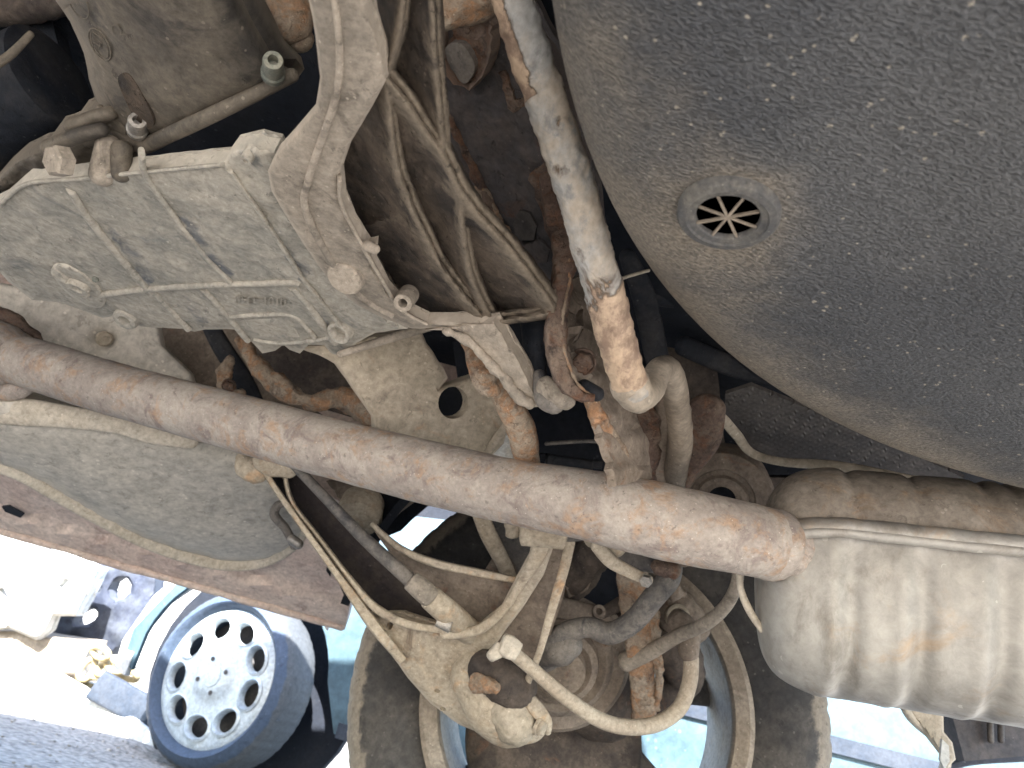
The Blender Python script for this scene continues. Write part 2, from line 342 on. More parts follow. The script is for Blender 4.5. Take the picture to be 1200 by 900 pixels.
def plate(name, outline, D, thick, mat, parent=None, holes=(), grid=14, rpx=0, rd=0, rough=0, rs=40, sm=False, jag=0,
          label=None, ang=38, bev=0, fmap=None, bulge=None, attrf=None, rhole=False, push=None):
    """solid sheet: outline in photo pixels laid on the depth surface D, edge rolled back over rpx px by rd metres"""
    if sm: outline = crom(outline, len(outline)*5, True)
    outline = resamp(outline, grid)
    if jag: outline = [(x+jag*noise.noise(Vector((x*.11, y*.11, 3))), y+jag*noise.noise(Vector((x*.11, y*.11, 9)))) for x, y in outline]
    hs = [resamp(h, grid) for h in holes]
    pts = list(outline); edges = [(i, (i+1) % len(outline)) for i in range(len(outline))]
    for h in hs:
        b = len(pts); pts += h; edges += [(b+i, b+(i+1) % len(h)) for i in range(len(h))]
    xs = [p[0] for p in outline]; ys = [p[1] for p in outline]
    g = grid if not rpx else min(grid, max(rpx/3, grid/3))
    X, Y = np.meshgrid(np.arange(min(xs)+g*.5, max(xs), g), np.arange(min(ys)+g*.5, max(ys), g))
    X[::2] += g*.5; X = X.ravel(); Y = Y.ravel()
    k = inside(X, Y, outline); X, Y = X[k], Y[k]
    for h in hs: k = ~inside(X, Y, h); X, Y = X[k], Y[k]
    dd = dist(X, Y, [outline]+hs); k = dd > g*.45
    if g < grid*.9: k &= (dd < rpx*1.4) | ((np.arange(len(X)) % 2 == 0))
    X, Y = X[k], Y[k]
    pts += list(zip(X.tolist(), Y.tolist()))
    rv, re_, rf, *_ = delaunay_2d_cdt([Vector(p) for p in pts], edges, [], 0, 1e-4)
    PX = np.array([v.x for v in rv]); PY = np.array([v.y for v in rv])
    cx = np.array([PX[list(f)].mean() for f in rf]); cy_ = np.array([PY[list(f)].mean() for f in rf])
    kf = inside(cx, cy_, outline)
    for h in hs: kf &= ~inside(cx, cy_, h)
    F_ = [list(f) for f, a in zip(rf, kf) if a]
    de = dist(PX, PY, [outline]+(hs if rhole else [])) if rpx else None
    vs_ = []
    for i in range(len(PX)):
        x, y = float(PX[i]), float(PY[i])
        if fmap: p = fmap(x, y)
        else:
            d = D(x, y)
            if bulge: d -= bulge(x, y)
            if rpx and de[i] < rpx:
                t = 1-de[i]/rpx; d += rd*(1-math.sqrt(max(0, 1-t*t)))
            p = P(x, y, d)
        vs_.append(p)
    edv = [max(0., 1-float(de[i])/(rpx*.7)) for i in range(len(PX))] if rpx else None
    nrm = Vector()
    for f in F_:
        a, b, c = vs_[f[0]], vs_[f[1]], vs_[f[2]]; nn = (b-a).cross(c-a)
        ctr = (a+b+c)/3
        if nn.dot(ctr-CAM) < 0: nn = -nn
        nrm += nn
    nrm.normalize()
    if push is not None: nrm = Vector(push)
    if rough:
        vs_ = [p+nrm*rough*fbm(p, rs) for p in vs_]
    used = sorted({i for f in F_ for i in f}); mp = {i: j for j, i in enumerate(used)}
    vs_ = [vs_[i] for i in used]; at = [attrf(float(PX[i]), float(PY[i])) for i in used] if attrf else None
    edv = [edv[i] for i in used] if edv else None
    F_ = [[mp[i] for i in f] for f in F_]
    ec = {}
    for f in F_:
        for a, b in zip(f, f[1:]+f[:1]): ec[(min(a, b), max(a, b))] = ec.get((min(a, b), max(a, b)), 0)+1
    nb = len(vs_); back = {}; V2 = list(vs_)
    for i in range(nb): V2.append(vs_[i]+nrm*thick)
    fs = [tuple(f) for f in F_]+[tuple(i+nb for i in reversed(f)) for f in F_]
    for (a, b), c in ec.items():
        if c == 1: fs.append((a, b, b+nb, a+nb))
    o = mk(name, V2, fs, mat, parent, ang, label, bev=bev, attr=(at+at) if at else None)
    if edv: a_ = o.data.attributes.new('edge', 'FLOAT', 'POINT'); a_.data.foreach_set('value', edv+edv)
    return o
def frame(n):
    n = Vector(n).normalized(); a = n.cross(Vector((0, 0, 1)));
    if a.length < .1: a = n.cross(Vector((0, 1, 0)))
    a.normalize(); return a, n.cross(a).normalized(), n
def lathe(name, prof, c, n, mat, parent=None, seg=40, label=None, ang=35, mod=None, attr=None, closed=False, ecc=1):
    """profile (radius, height along n) turned round n at c"""
    A, B, N = frame(n); vs_, fs, at = [], [], []
    for i, (r, h) in enumerate(prof):
        for k in range(seg):
            t = 2*math.pi*k/seg; rr = r*(mod(i, t, r, h) if mod else 1)
            vs_.append(c+A*rr*math.cos(t)+B*rr*math.sin(t)*ecc+N*h)
            if attr: at.append(attr(i, t, r, h))
    m_ = len(prof); rng = m_ if closed else m_-1
    for i in range(rng):
        for k in range(seg):
            k2 = (k+1) % seg; j = (i+1) % m_; fs.append((i*seg+k, i*seg+k2, j*seg+k2, j*seg+k))
    if not closed:
        if prof[0][0] > 1e-6: fs.append(tuple(range(seg)))
        if prof[-1][0] > 1e-6: fs.append(tuple((m_-1)*seg+k for k in range(seg)))
    return mk(name, vs_, fs, mat, parent, ang, label, attr=at if attr else None, org=c)
def facing(x, y, d, mix_=.0):
    return (-(W(x, y).normalized())*(1-mix_)+Vector((0, 0, -1))*mix_).normalized()
def bolt(parent, x, y, d, rpx, mat='bolt', h=.8, n=None, hole=False, name='bolt', label=None, washer=True, sidesn=6):
    c = P(x, y, d); r = rpx*d/F; n = n or facing(x, y, d, .35)
    A, B, N = frame(n); vs_, fs = [], []
    pr = []
    if washer: pr += [(r*1.35, -r*.3, 24), (r*1.35, r*.12, 24), (r*1.2, r*.2, 24)]
    hx = [(r, 0), (r, r*h*.85), (r*.86, r*h), (r*.5, r*h)] + ([(r*.42, r*h*.5), (r*.01, r*h*.5)] if hole else [(r*.01, r*h*.97)])
    for q in pr: pass
    seg = 24
    def ring(r_, h_, hexy):
        b = len(vs_)
        for k in range(seg):
            t = 2*math.pi*k/seg
            if hexy:
                a = (t % (math.pi/3))-math.pi/6; rr = r_*math.cos(math.pi/6)/math.cos(a)*1.08 if sidesn == 6 else r_
            else: rr = r_
            vs_.append(c+A*rr*math.cos(t)+B*rr*math.sin(t)+N*h_)
        return b
    rs_ = [ring(a, b_, False) for a, b_, _ in pr]+[ring(a, b_, i < 3) for i, (a, b_) in enumerate(hx)]
    for a, b_ in zip(rs_, rs_[1:]):
        for k in range(seg):
            k2 = (k+1) % seg; fs.append((a+k, a+k2, b_+k2, b_+k))
    fs.append(tuple(range(rs_[-1], rs_[-1]+seg)))
    return mk(name, vs_, fs, mat, parent, 30, label)
def ringboss(parent, x, y, d, rpx, rin, mat, n=None, h=.004, name='boss', inner=True, label=None):
    c = P(x, y, d); r = rpx*d/F; ri = rin*d/F; n = n or facing(x, y, d, .5)
    pr = [(r*1.05, -h*1.5), (r*1.03, h*.3), (r*.93, h), (ri*1.12, h), (ri, h*.7), (ri*.97, -h*1.2), (.0002, -h*1.4)]
    return lathe(name, pr, c, n, mat, parent, 28, label)
def tube(name, pts, r, mat, parent, n=40, seg=14, label=None, rough=0, tw=None):
    return limb(name, [(*p, r) for p in pts], mat, parent, n=n, seg=seg, world=True, label=label, rough=rough, tw=tw)
def text(name, s, x, y, d, size, ang, mat, parent, D=None, ext=.0004, flip=False, lift=.001):
    cu = bpy.data.curves.new(name, 'FONT'); cu.body = s; cu.size = 1; cu.extrude = .05; cu.align_x = 'CENTER'; cu.align_y = 'CENTER'
    to = bpy.data.objects.new(name, cu); me0 = to.to_mesh(); vv = [v.co.copy() for v in me0.vertices]; ff = [tuple(p.vertices) for p in me0.polygons]
    to.to_mesh_clear(); bpy.data.objects.remove(to); ca, sa = math.cos(R_(ang)), math.sin(R_(ang)); out = []
    for v in vv:
        u, w_ = v.x*size, v.y*size; px = x+u*ca+w_*sa; py = y+u*sa-w_*ca
        dd = D(px, py) if D else d
        out.append(P(px, py, dd-lift if v.z > 0 else dd+.002))
    return mk(name, out, ff, mat, parent, 30)

# ------------------------------------------------------------------ setting
vs_ = []; fs = []
xs = [-200, -40, -12, -6, -4, -3, -2, -1, 0, 1, 2, 4, 12, 40, 200]
N = 90
gx = [(-6+12*i/N) for i in range(N+1)]; gx = [-200, -60, -20]+gx+[20, 60, 200]
gy = [(-4+12*i/N) for i in range(N+1)]; gy = [-200, -60, -15]+gy+[20, 60, 200]
for y in gy:
    for x in gx:
        z = .012*noise.noise(Vector((x*1.7, y*1.7, 0)))+.005*noise.noise(Vector((x*9, y*9, 5))) if abs(x) < 7 and -5 < y < 9 else 0
        vs_.append((x, y, z-.008))
nx = len(gx)
for j in range(len(gy)-1):
    for i in range(nx-1): fs.append((j*nx+i, j*nx+i+1, (j+1)*nx+i+1, (j+1)*nx+i))
g_ = mk('ground', vs_, fs, 'ground', org=(0, 0, 0)); g_['kind'] = 'structure'
# loose stones on the ground
bm = bmesh.new()
for i in range(900):
    x, y = random.uniform(-4.2, -.6), random.uniform(1.4, 4.2); r = random.uniform(.002, .007)
    mt = Matrix.Translation((x, y, r*.3-.004)) @ Matrix.Rotation(random.random()*6, 4, 'Z') @ Matrix.Diagonal((r*random.uniform(.8, 1.5), r, r*.6, 1))
    bmesh.ops.create_icosphere(bm, subdivisions=1, radius=1, matrix=mt)
me = bpy.data.meshes.new('gravel'); bm.to_mesh(me); bm.free(); me.materials.append(MAT['ground'])
gr = bpy.data.objects.new('gravel', me); col.objects.link(gr); gr['kind'] = 'stuff'; gr['label'] = 'loose pale gravel lying on the dusty ground'; gr['category'] = 'gravel'

# ------------------------------------------------------------------ the raised car, seen from underneath
HUB = P(682, 826, 1.01)
car = empty('car', (.2, .5, 0), 'raised maroon car seen from underneath, its rusty exhaust, tank and suspension filling the view', 'car')

def box(name, a, b, mat, parent, label=None, bev=.0):
    x0, y0, z0 = a; x1, y1, z1 = b
    v = [(x0, y0, z0), (x1, y0, z0), (x1, y1, z0), (x0, y1, z0), (x0, y0, z1), (x1, y0, z1), (x1, y1, z1), (x0, y1, z1)]
    f = [(0, 1, 2, 3), (4, 5, 6, 7), (0, 1, 5, 4), (1, 2, 6, 5), (2, 3, 7, 6), (3, 0, 4, 7)]
    return mk(name, v, f, mat, parent, 30, label, bev)
# body shell: both sides with arches, roof, ends
def body_side(Y, th):
    o = [(-3.1, .47), (-.20, .42)]
    hx, hz = HUB.x, HUB.z
    for a in np.linspace(180, 35, 22):
        q_ = .40 if a > 125 else .40-.05*min(1, (125-a)/15)
        o.append((hx+q_*math.cos(R_(a)), hz+.02+q_*math.sin(R_(a))))
    o += [(HUB.x+.36, .64), (.98, .66), (1.0, .95), (.7, 1.05), (.45, 1.45), (-.2, 1.55), (-1.3, 1.55), (-2.1, 1.1), (-3.2, .95)]
    vv = [(x, Y, z) for x, z in o]+[(x, Y+th, z) for x, z in o]; n = len(o)
    ff = [tuple(range(n)), tuple(range(2*n-1, n-1, -1))]+[(i, (i+1) % n, (i+1) % n+n, i+n) for i in range(n)]
    return vv, ff
bodymat = MAT['sill']
for Y in (1.27, -.50):
    vv, ff = body_side(Y, .03)
    mk('body_side', vv, ff, bodymat, car, 30)
mk('roof', *(lambda o: ([(x, -.47, z) for x, z in o]+[(x, 1.27, z) for x, z in o], [(i, i+1, i+1+len(o), i+len(o)) for i in range(len(o)-1)]))(
    [(-3.2, .95), (-2.1, 1.1), (-1.3, 1.552), (-.2, 1.552), (.45, 1.452), (.7, 1.052), (1.0, .95), (.98, .62)]), bodymat, car, 30)
# floor pan above everything, with a swage pattern
vv, ff = [], []
nx_, ny_ = 70, 40
for j in range(ny_+1):
    for i in range(nx_+1):
        x = -3.0+3.97*i/nx_; y = -.45+1.45*j/ny_
        z = .80+.012*math.sin(x*38)*(1 if -.2 < y < .9 else .2)
        if y > .93: z = .80
        vv.append((x, y, z))
for j in range(ny_):
    for i in range(nx_): ff.append((j*(nx_+1)+i, j*(nx_+1)+i+1, (j+1)*(nx_+1)+i+1, (j+1)*(nx_+1)+i))
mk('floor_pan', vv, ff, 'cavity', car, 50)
# wheel arch liner
vv, ff = [], []
na = 28
for j, (Y, r) in enumerate(((.915, .62), (.92, .33), (.97, .385), (1.1, .405), (1.262, .405))):
    for i in range(na+1):
        a = R_(28+(172-28)*i/na) if j > 1 else R_(20+(160)*i/na)
        if j == 0 and a > R_(118): r = .34
        elif j == 0: r = .62
        rr = r if a > R_(125) else r-.06*min(1, (R_(125)-a)/R_(15))
        vv.append((HUB.x+rr*math.cos(a), Y, HUB.z+.03+rr*math.sin(a)))
for j in range(4):
    for i in range(na): ff.append((j*(na+1)+i, j*(na+1)+i+1, (j+1)*(na+1)+i+1, (j+1)*(na+1)+i))
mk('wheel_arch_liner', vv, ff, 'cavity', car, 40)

# spare wheel well
wc = Vector((.322, .075, .54))
def wmod(i, t, r, h): return 1+.004*math.sin(3*t+1)
pr = [(.0001, 0)]+[(r, .0012*math.sin(r*60)) for r in np.linspace(.02, .315, 28)]
pr += [(.315+.05*math.sin(R_(a)), .045*(1-math.cos(R_(a)))) for a in range(6, 91, 7)]+[(.37, .12), (.374, .18), (.378, .262)]
prz = [(r, h) for r, h in pr]
pc0 = P(862, 256, HZ(.5375)(862, 256))
def wattr(i, t, r, h): 
    b = math.cos(t-R_(90))
    return (max(0, (r-.25)/.09)*(.05+.72*((1+math.cos(t+R_(108)))/2)**2.4)+(.5*math.exp(-((pc0[0]-wc.x-r*math.cos(t))**2+(pc0[1]-wc.y+r*math.sin(t))**2)/.035**2))) if h > -.2 else .2
well = lathe('spare_wheel_well', [(r, -h) for r, h in prz], wc, (0, 0, -1), 'underseal', car, seg=128, mod=wmod, attr=wattr,
             label='black underseal-coated round spare wheel well with pale grit')
# move plug onto well
pd = HZ(.5375)(853, 251); pc = P(853, 251, pd); k_ = 1
pg = lathe('drain_plug', [(.0206, -.004), (.0206, .0012), (.0195, .0028), (.0165, .0034), (.0160, .0024), (.0134, .0022), (.0127, .0012), (.0125, -.0016), (.0115, -.0017)],
           pc, (0, 0, -1), 'rimdust2', well, 48, label='round grey plastic drain plug with eight-spoke grille')
for i in range(4):
    a = math.pi/4*i+.12; dx, dy = math.cos(a)*.0129, math.sin(a)*.0129; px_, py_ = -math.sin(a)*.0005, math.cos(a)*.0005
    z = pc.z; pts4 = [(-dx-px_, -dy-py_), (dx-px_, dy-py_), (dx+px_, dy+py_), (-dx+px_, -dy+py_)]
    v = [(pc.x+u, pc.y+q, z-.0018-.0001*i) for u, q in pts4]+[(pc.x+u, pc.y+q, z-.0010) for u, q in pts4]
    mk('spoke', v, [(0, 1, 2, 3), (4, 5, 6, 7), (0, 1, 5, 4), (1, 2, 6, 5), (2, 3, 7, 6), (3, 0, 4, 7)], 'rimdust', well)
lathe('plug_hole', [(.0001, .0002), (.0126, .0002)], pc+Vector((0, 0, .0004)), (0, 0, -1), 'cavity', well, 32)

# ---- transmission case (left) : horizontal ribbed pan
PAN = HZ(.578)
pan_out = [(-60, 262), (0, 237), (28, 213), (90, 207), (165, 199), (262, 190), (272, 176), (300, 170), (322, 176), (345, 215), (395, 290), (430, 352), (455, 372),
           (478, 385), (440, 390), (418, 402), (400, 418), (388, 414), (380, 404), (362, 403), (352, 413), (340, 409), (332, 404), (322, 412), (308, 413), (298, 402),
           (278, 386), (240, 387), (228, 389), (215, 385), (165, 383), (150, 377), (138, 370), (120, 373), (70, 354), (38, 351), (10, 330), (0, 318), (-60, 280)]
def rib_shade(x, y):  # painted shade along the right side of each pan rib
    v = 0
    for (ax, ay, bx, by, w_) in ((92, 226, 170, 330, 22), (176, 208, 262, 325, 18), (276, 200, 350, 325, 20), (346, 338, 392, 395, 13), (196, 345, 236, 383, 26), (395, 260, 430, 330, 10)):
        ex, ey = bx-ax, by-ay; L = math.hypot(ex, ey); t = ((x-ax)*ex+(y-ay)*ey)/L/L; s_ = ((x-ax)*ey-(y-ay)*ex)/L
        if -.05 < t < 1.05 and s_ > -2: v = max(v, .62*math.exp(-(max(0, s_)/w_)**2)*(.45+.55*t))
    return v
pan = plate('transmission_case', pan_out, PAN, .012, 'case', car, grid=11, rpx=9, rd=.006, rough=.0016, rs=45, attrf=rib_shade,
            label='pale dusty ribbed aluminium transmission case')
def prib(pts, w0, h, D=PAN, mat='case', parent=pan, name='rib', w1=None, e=2.6, n=24, lift=.0):
    k = len(pts); w1 = w1 or w0
    return limb(name, [(x, y, D(x, y)+lift+.001, (w0+(w1-w0)*i/(k-1))*.8, h*.8) for i, (x, y) in enumerate(pts)], mat, parent, e=e, n=n, seg=12, cap='soft')
prib([(83, 222), (100, 250), (132, 290), (166, 330), (178, 341)], 6, .006)
prib([(166, 180), (171, 205), (200, 248), (240, 300), (272, 332)], 5, .006)
prib([(268, 198), (295, 235), (335, 295), (358, 330), (402, 385)], 4, .006)
prib([(120, 345), (180, 338), (250, 334), (335, 331), (352, 333)], 5.5, .006)
prib([(178, 340), (200, 363), (220, 385)], 5, .005)
prib([(238, 338), (262, 365), (290, 398)], 5, .005)
prib([(342, 336), (365, 362), (392, 400)], 6, .006)
prib([(272, 371), (305, 369), (345, 371), (372, 400)], 4, .004)
prib([(300, 398), (330, 402), (375, 398), (392, 392)], 4, .005)
prib([(0, 240), (30, 216), (90, 210), (165, 202), (262, 193)], 3.5, .004)
plate('casting_pad', [(286, 374), (338, 373), (352, 396), (300, 397)], off(PAN, -.0015), .004, 'case', pan, grid=14, rpx=4, rd=.002)
text('cast_number', '0101-4340', 305, 352, 0, 14, 182, 'case', pan, D=off(PAN, -.0012), lift=.0012)
# tapped bosses with recessed bolts on the pan edge
bs = plate('boss_lug', ell(92, 335, 38, 15, 38), off(PAN, -.007), .02, 'case', pan, grid=8, rpx=7, rd=.005)
ringboss(bs, 92, 335, PAN(92, 335)-.009, 13, 6, 'case', n=(0, 0, -1)); bolt(bs, 92, 335, PAN(92, 335)-.006, 5, 'zinc', n=Vector((0, 0, -1)), hole=True, washer=False)
ringboss(pan, 148, 373, PAN(148, 373)-.004, 14, 7, 'case', n=(0, -.3, -1), name='boss')
ringboss(pan, 399, 388, PAN(399, 388)-.004, 15, 9, 'case', n=(-.2, -.4, -1), name='boss')
ringboss(pan, 291, 183, PAN(291, 183)-.002, 7, 3, 'case', n=(0, 0, -1), name='boss')
limb('boss_lug', [(68, 318, PAN(70, 318)-.004, 8), (100, 342, PAN(100, 342)-.004, 8)], 'case', pan, flat=.8)
bolt(pan, 112, 327, PAN(112, 327)-.003, 3.5, 'bolt', washer=False)
# stepped rear lugs of the case
lug = plate('case_lugs', [(-30, 240), (0, 205), (18, 190), (40, 180), (58, 176), (60, 160), (82, 153), (88, 140), (112, 132), (125, 128), (150, 150), (160, 200), (90, 210), (28, 216)],
      off(HZ(.60), .012), .02, 'bell', car, grid=10, rpx=6, rd=.008, rough=.003, label='stepped cast lugs with a hex nut behind the pan edge')
limb('lug', [(58, 172, .455, 9), (95, 158, .45, 9), (120, 152, .45, 8)], 'bell', lug, flat=1.4)
limb('lug', [(85, 148, .46, 9), (112, 138, .455, 9), (130, 132, .45, 8)], 'bell', lug, flat=1.4)
bolt(lug, 78, 190, .445, 17, 'strap', h=1.1, n=Vector((-.4, -.7, -.6)), name='hex_nut', washer=False)
limb('lug', [(120, 205, .46, 15), (128, 172, .46, 15)], 'strap', lug, flat=1.1)
limb('lug', [(142, 204, .455, 11), (143, 175, .455, 12)], 'bell', lug, flat=1.1)
# bell housing top left
BD = lambda x, y: HZ(.600)(x, y)-.004+.0000020*((x-212)-.30*(y-80))**2*(1 if x < 212+.3*(y-80) else .8)
bell_o = [(55, -40), (66, 0), (82, 25), (98, 62), (104, 92), (112, 118), (122, 136), (138, 156), (163, 176), (182, 172), (262, 138), (346, 96), (342, 82), (322, 62), (290, 5), (280, -40)]
bell = plate('bell_housing', bell_o, BD, .012, 'bell', car, grid=10, rpx=34, rd=.02, rough=.0015, rs=30, attrf=lambda x, y: .62*max(0, min(1, (x-.3*y-185)/90))*max(.3, min(1, (150-y)/60)), label='brown-grey cast bell housing with an oval maker mark')  # attribute darkens the right side to shade the barrel
limb('flange', [(118, 128, BD(118, 128)+.006, 6), (132, 150, BD(132, 150)+.002, 8), (163, 171, BD(163, 171)-.001, 9), (200, 157, BD(200, 157)-.002, 9), (262, 128, BD(262, 128)-.002, 9), (343, 88, BD(343, 88), 8)], 'bell', bell, n=50, flat=.9)
plate('flange_recess', [(138, 92), (150, 86), (166, 110), (180, 143), (172, 150), (160, 142), (146, 116)], off(BD, -.0012), .004, 'recess', bell, grid=7, sm=True)  # black plate laid just proud of the bell surface
for (x, y, nm, mt, r, yy) in ((161, 152, 'socket_bolt', 'zinc', 13, 146), (320, 86, 'socket_bolt', 'bolt', 13, 76)):
    a = P(x, y, BD(x, y)-.002); b = P(x, yy-8, BD(x, y)-.018)
    n_ = (b-a).normalized(); rr = r*.36/F
    lathe(nm, [(rr*1.15, -.002), (rr*1.15, .002), (rr, .003), (rr*.98, .013), (rr*.88, .0148), (rr*.5, .015), (rr*.48, .009), (.0001, .009)], a, n_, mt, bell, 24)
    a2 = None
def ovalring(cx, cy, rx, ry, a, w_, D, parent, name='cast_oval', arc=(0, 360)):
    t0, t1 = arc; pts = []
    for i in range(25):
        t = R_(t0+(t1-t0)*i/24); ca, sa = math.cos(R_(a)), math.sin(R_(a))
        x = cx+rx*math.cos(t)*ca-ry*math.sin(t)*sa; y = cy+rx*math.cos(t)*sa+ry*math.sin(t)*ca
        pts.append((x, y, D(x, y)-.0002, w_))
    limb(name, pts, 'bell', parent, n=48, seg=8)
ovalring(117, 52, 21, 9.5, 62, .9, BD, bell); ovalring(117, 52, 17.5, 7.2, 62, .6, BD, bell); ovalring(92, 4, 20, 9, 62, .9, BD, bell, arc=(-80, 100))
for q in (((110, 38), (120, 45)), ((111, 43), (119, 50)), ((110, 50), (119, 55)), ((118, 49), (116, 56))):
    limb('cast_mark', [(x, y, BD(x, y)-.0002, .8) for x, y in q], 'bell', bell, seg=8, n=9)
text('cast_letters', 'CY', 137, 37, 0, 15, 50, 'bell', bell, D=BD, lift=.0008)
# dark cylinder far left, pipe above it
limb('starter_motor', [(-60, 150, .60, 66), (10, 118, .57, 64), (62, 92, .56, 62)], 'dark', car, cap='soft', n=20, seg=32, label='dark cylindrical starter motor')
limb('starter_clamp', [(-20, 84, .50, 5), (10, 66, .50, 5), (36, 40, .5, 4)], 'bell', car, flat=.6)
limb('upper_cross_tube', [(-60, 20, .66, 18), (40, 8, .64, 16), (120, -8, .62, 14)], 'hub', car, rough=.003)
plate('dark_bracket', [(-40, 60), (30, 30), (60, 20), (70, 60), (20, 70), (-40, 100)], K(.66), .02, 'dark', car, grid=14)
limb('mount_foot', [(330, -60, .42, 34), (336, -8, .42, 33), (342, 26, .42, 30), (350, 44, .425, 18)], 'rusty', car, n=24, seg=24, rough=.002, label='grey and rust mottled stub beside the bell housing')
limb('curved_bracket', [(440, -40, .40, 26), (468, -6, .40, 22), (495, 14, .4, 17), (525, 17, .4, 16), (562, 4, .4, 17), (600, -16, .4, 18)], 'rusty', car, n=40, rough=.003, rs=90, flat=1.2,
     label='curved rust-edged bracket at the top')

# ---- big curved casting with webs
ST = HZ(.563)
RC = HZ(.603)
RIBS = [([(474, -30), (470, 30), (461, 66), (452, 95)], 6.5, .9), ([(452, 92), (457, 130), (464, 190), (480, 238), (494, 268), (520, 318), (566, 374)], 6.5, 1.),
 ([(452, 92), (478, 125), (505, 165), (520, 184), (540, 225), (565, 258), (600, 296), (648, 360)], 8.5, 1.), ([(506, -10), (510, 60), (517, 140), (521, 182)], 6.5, .9),
 ([(540, 228), (543, 270), (553, 325), (577, 377)], 6.5, .95), ([(500, 383), (575, 378), (646, 368)], 6.5, 1.),
 ([(480, 128), (512, 121)], 4.5, .5), ([(440, 260), (489, 251)], 4.5, .5), ([(545, 273), (566, 262)], 4.5, .55), ([(400, 170), (396, 215), (410, 262), (436, 310), (470, 356), (500, 381)], 5.2, .6), ([(640, 372), (652, 352), (648, 330)], 7.8, .7)]
RSEG = []
for ri_, (pts_, w_, h_) in enumerate(RIBS):
    q_ = crom(pts_, 24) if len(pts_) > 2 else pts_
    for u_, v_ in zip(q_, q_[1:]): RSEG.append((*u_, *v_, w_, h_, ri_))
RSEG = np.array(RSEG)
def ribh(x, y, soft=False):
    "sharp drop on one side of every rib, long slope on the other, as the casting's pockets run"
    ax, ay, bx, by, w_, h_, ri = RSEG.T; ex, ey = bx-ax, by-ay; L = np.hypot(ex, ey)+1e-9
    t = np.clip(((x-ax)*ex+(y-ay)*ey)/(L*L), 0, 1); d = np.hypot(x-ax-t*ex, y-ay-t*ey)
    side = ((x-ax)*ey-(y-ay)*ex)/L          # > 0: steep side
    k = [int(np.flatnonzero(ri == j)[np.argmin(d[ri == j])]) for j in range(len(RIBS))]
    d, side, w_, h_ = d[k], side[k], w_[k], h_[k]
    crest = 1/(1+np.exp((d-w_*.9)/(w_*.20)))
    if soft:
        v = h_*np.where(side > 0, np.exp(-(np.maximum(0, d-w_*.5)/(w_*.35))**1.5), np.exp(-(np.maximum(0, d-w_*.4)/(w_*1.9))**1.0))  # rib dust tint also paints the lit flank and shaded drop
        return float(v.max())
    v = h_*np.where(side > 0, crest, .10*crest+.90*np.exp(-(np.maximum(0, d-w_*.6)/(w_*6.5))**1.15))
    return float(v.max())
WH = lambda x, y: (RC(x, y)-HZ(.568)(x, y))
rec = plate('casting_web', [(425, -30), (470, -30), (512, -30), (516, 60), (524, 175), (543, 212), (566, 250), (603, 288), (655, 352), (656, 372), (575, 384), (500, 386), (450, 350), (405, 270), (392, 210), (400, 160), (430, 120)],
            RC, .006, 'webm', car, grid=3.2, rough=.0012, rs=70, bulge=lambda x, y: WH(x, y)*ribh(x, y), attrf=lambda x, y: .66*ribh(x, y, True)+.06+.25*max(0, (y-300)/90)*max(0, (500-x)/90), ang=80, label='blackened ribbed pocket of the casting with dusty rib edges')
strap_o = [(352, -40), (362, 0), (370, 40), (375, 90), (370, 128), (342, 160), (322, 182), (314, 200), (318, 225), (340, 262), (372, 310), (392, 335), (420, 358), (452, 374), (482, 386),
           (530, 384), (576, 379), (560, 376), (500, 378), (478, 366), (452, 340), (437, 312), (439, 288), (430, 290), (412, 262), (400, 235), (397, 205), (408, 172), (436, 125), (452, 95), (447, 62), (436, 25), (425, -40)]
st = plate('casting_arm', strap_o, ST, .008, 'strap', car, grid=9, rpx=10, rd=.006, rough=.0012, rs=25,
           bulge=lambda x, y: 0, label='broad curved arm of the dusty casting, running down from the top edge')
prib([(388, -30), (396, 30), (398, 80), (392, 120), (375, 170), (362, 210), (358, 245), (385, 300), (420, 345), (460, 370)], 6, .004, ST, 'strap', st, n=50)
prib([(398, 208), (400, 238), (414, 268), (440, 315), (470, 362), (500, 380)], 3.5, .004, ST, 'strap', st, n=40)
lathe('round_boss', [(.0118, -.004), (.0118, .003), (.0108, .0042), (.0001, .0045)], P(406, 324, ST(406, 324)-.003), (-.1, -.35, -1), 'strap', st, 32)
ringboss(st, 475, 351, ST(475, 351)+.002, 11.5, 5, 'strap', n=(.0, -.6, -.8), h=.007, name='hollow_boss')
limb('nub', [(430, 288, ST(430, 288), 7), (440, 292, ST(440, 292), 6)], 'strap', st)
# lower arm reaching to the mount
LA = PL((490, 385, ST(490, 385)), (575, 380, ST(575, 380)-.002), (640, 465, .50))
la = plate('mount_arm', [(498, 388), (530, 381), (578, 376), (590, 392), (612, 428), (628, 462), (640, 470), (636, 478), (620, 478), (600, 462), (585, 440), (570, 425), (552, 405), (535, 390), (515, 386)],
      LA, .01, 'strap', car, grid=8, rpx=8, rd=.006, rough=.002, rs=60, label='mounting arm of the casting ending in a bushed eye')
limb('edge_lip', [(522, 388, LA(520, 388)-.002, 4), (548, 400, LA(548, 400)-.003, 5), (575, 426, LA(575, 426)-.003, 6), (598, 452, LA(598, 452)-.003, 7), (620, 474, LA(620, 474)-.003, 7)], 'strap', la, rough=.002, rs=100)
limb('bush', [(632, 440, .505, 8), (638, 466, .50, 12), (650, 472, .497, 14)], 'black_rubber', la)
limb('bush_sleeve', [(640, 455, .50, 15), (655, 466, .495, 15), (664, 470, .495, 12)], 'strap', la, rough=.002)
limb('tapered_post', [(630, 370, .53, 22), (628, 415, .52, 14), (632, 450, .51, 9)], 'dark', la, n=16)

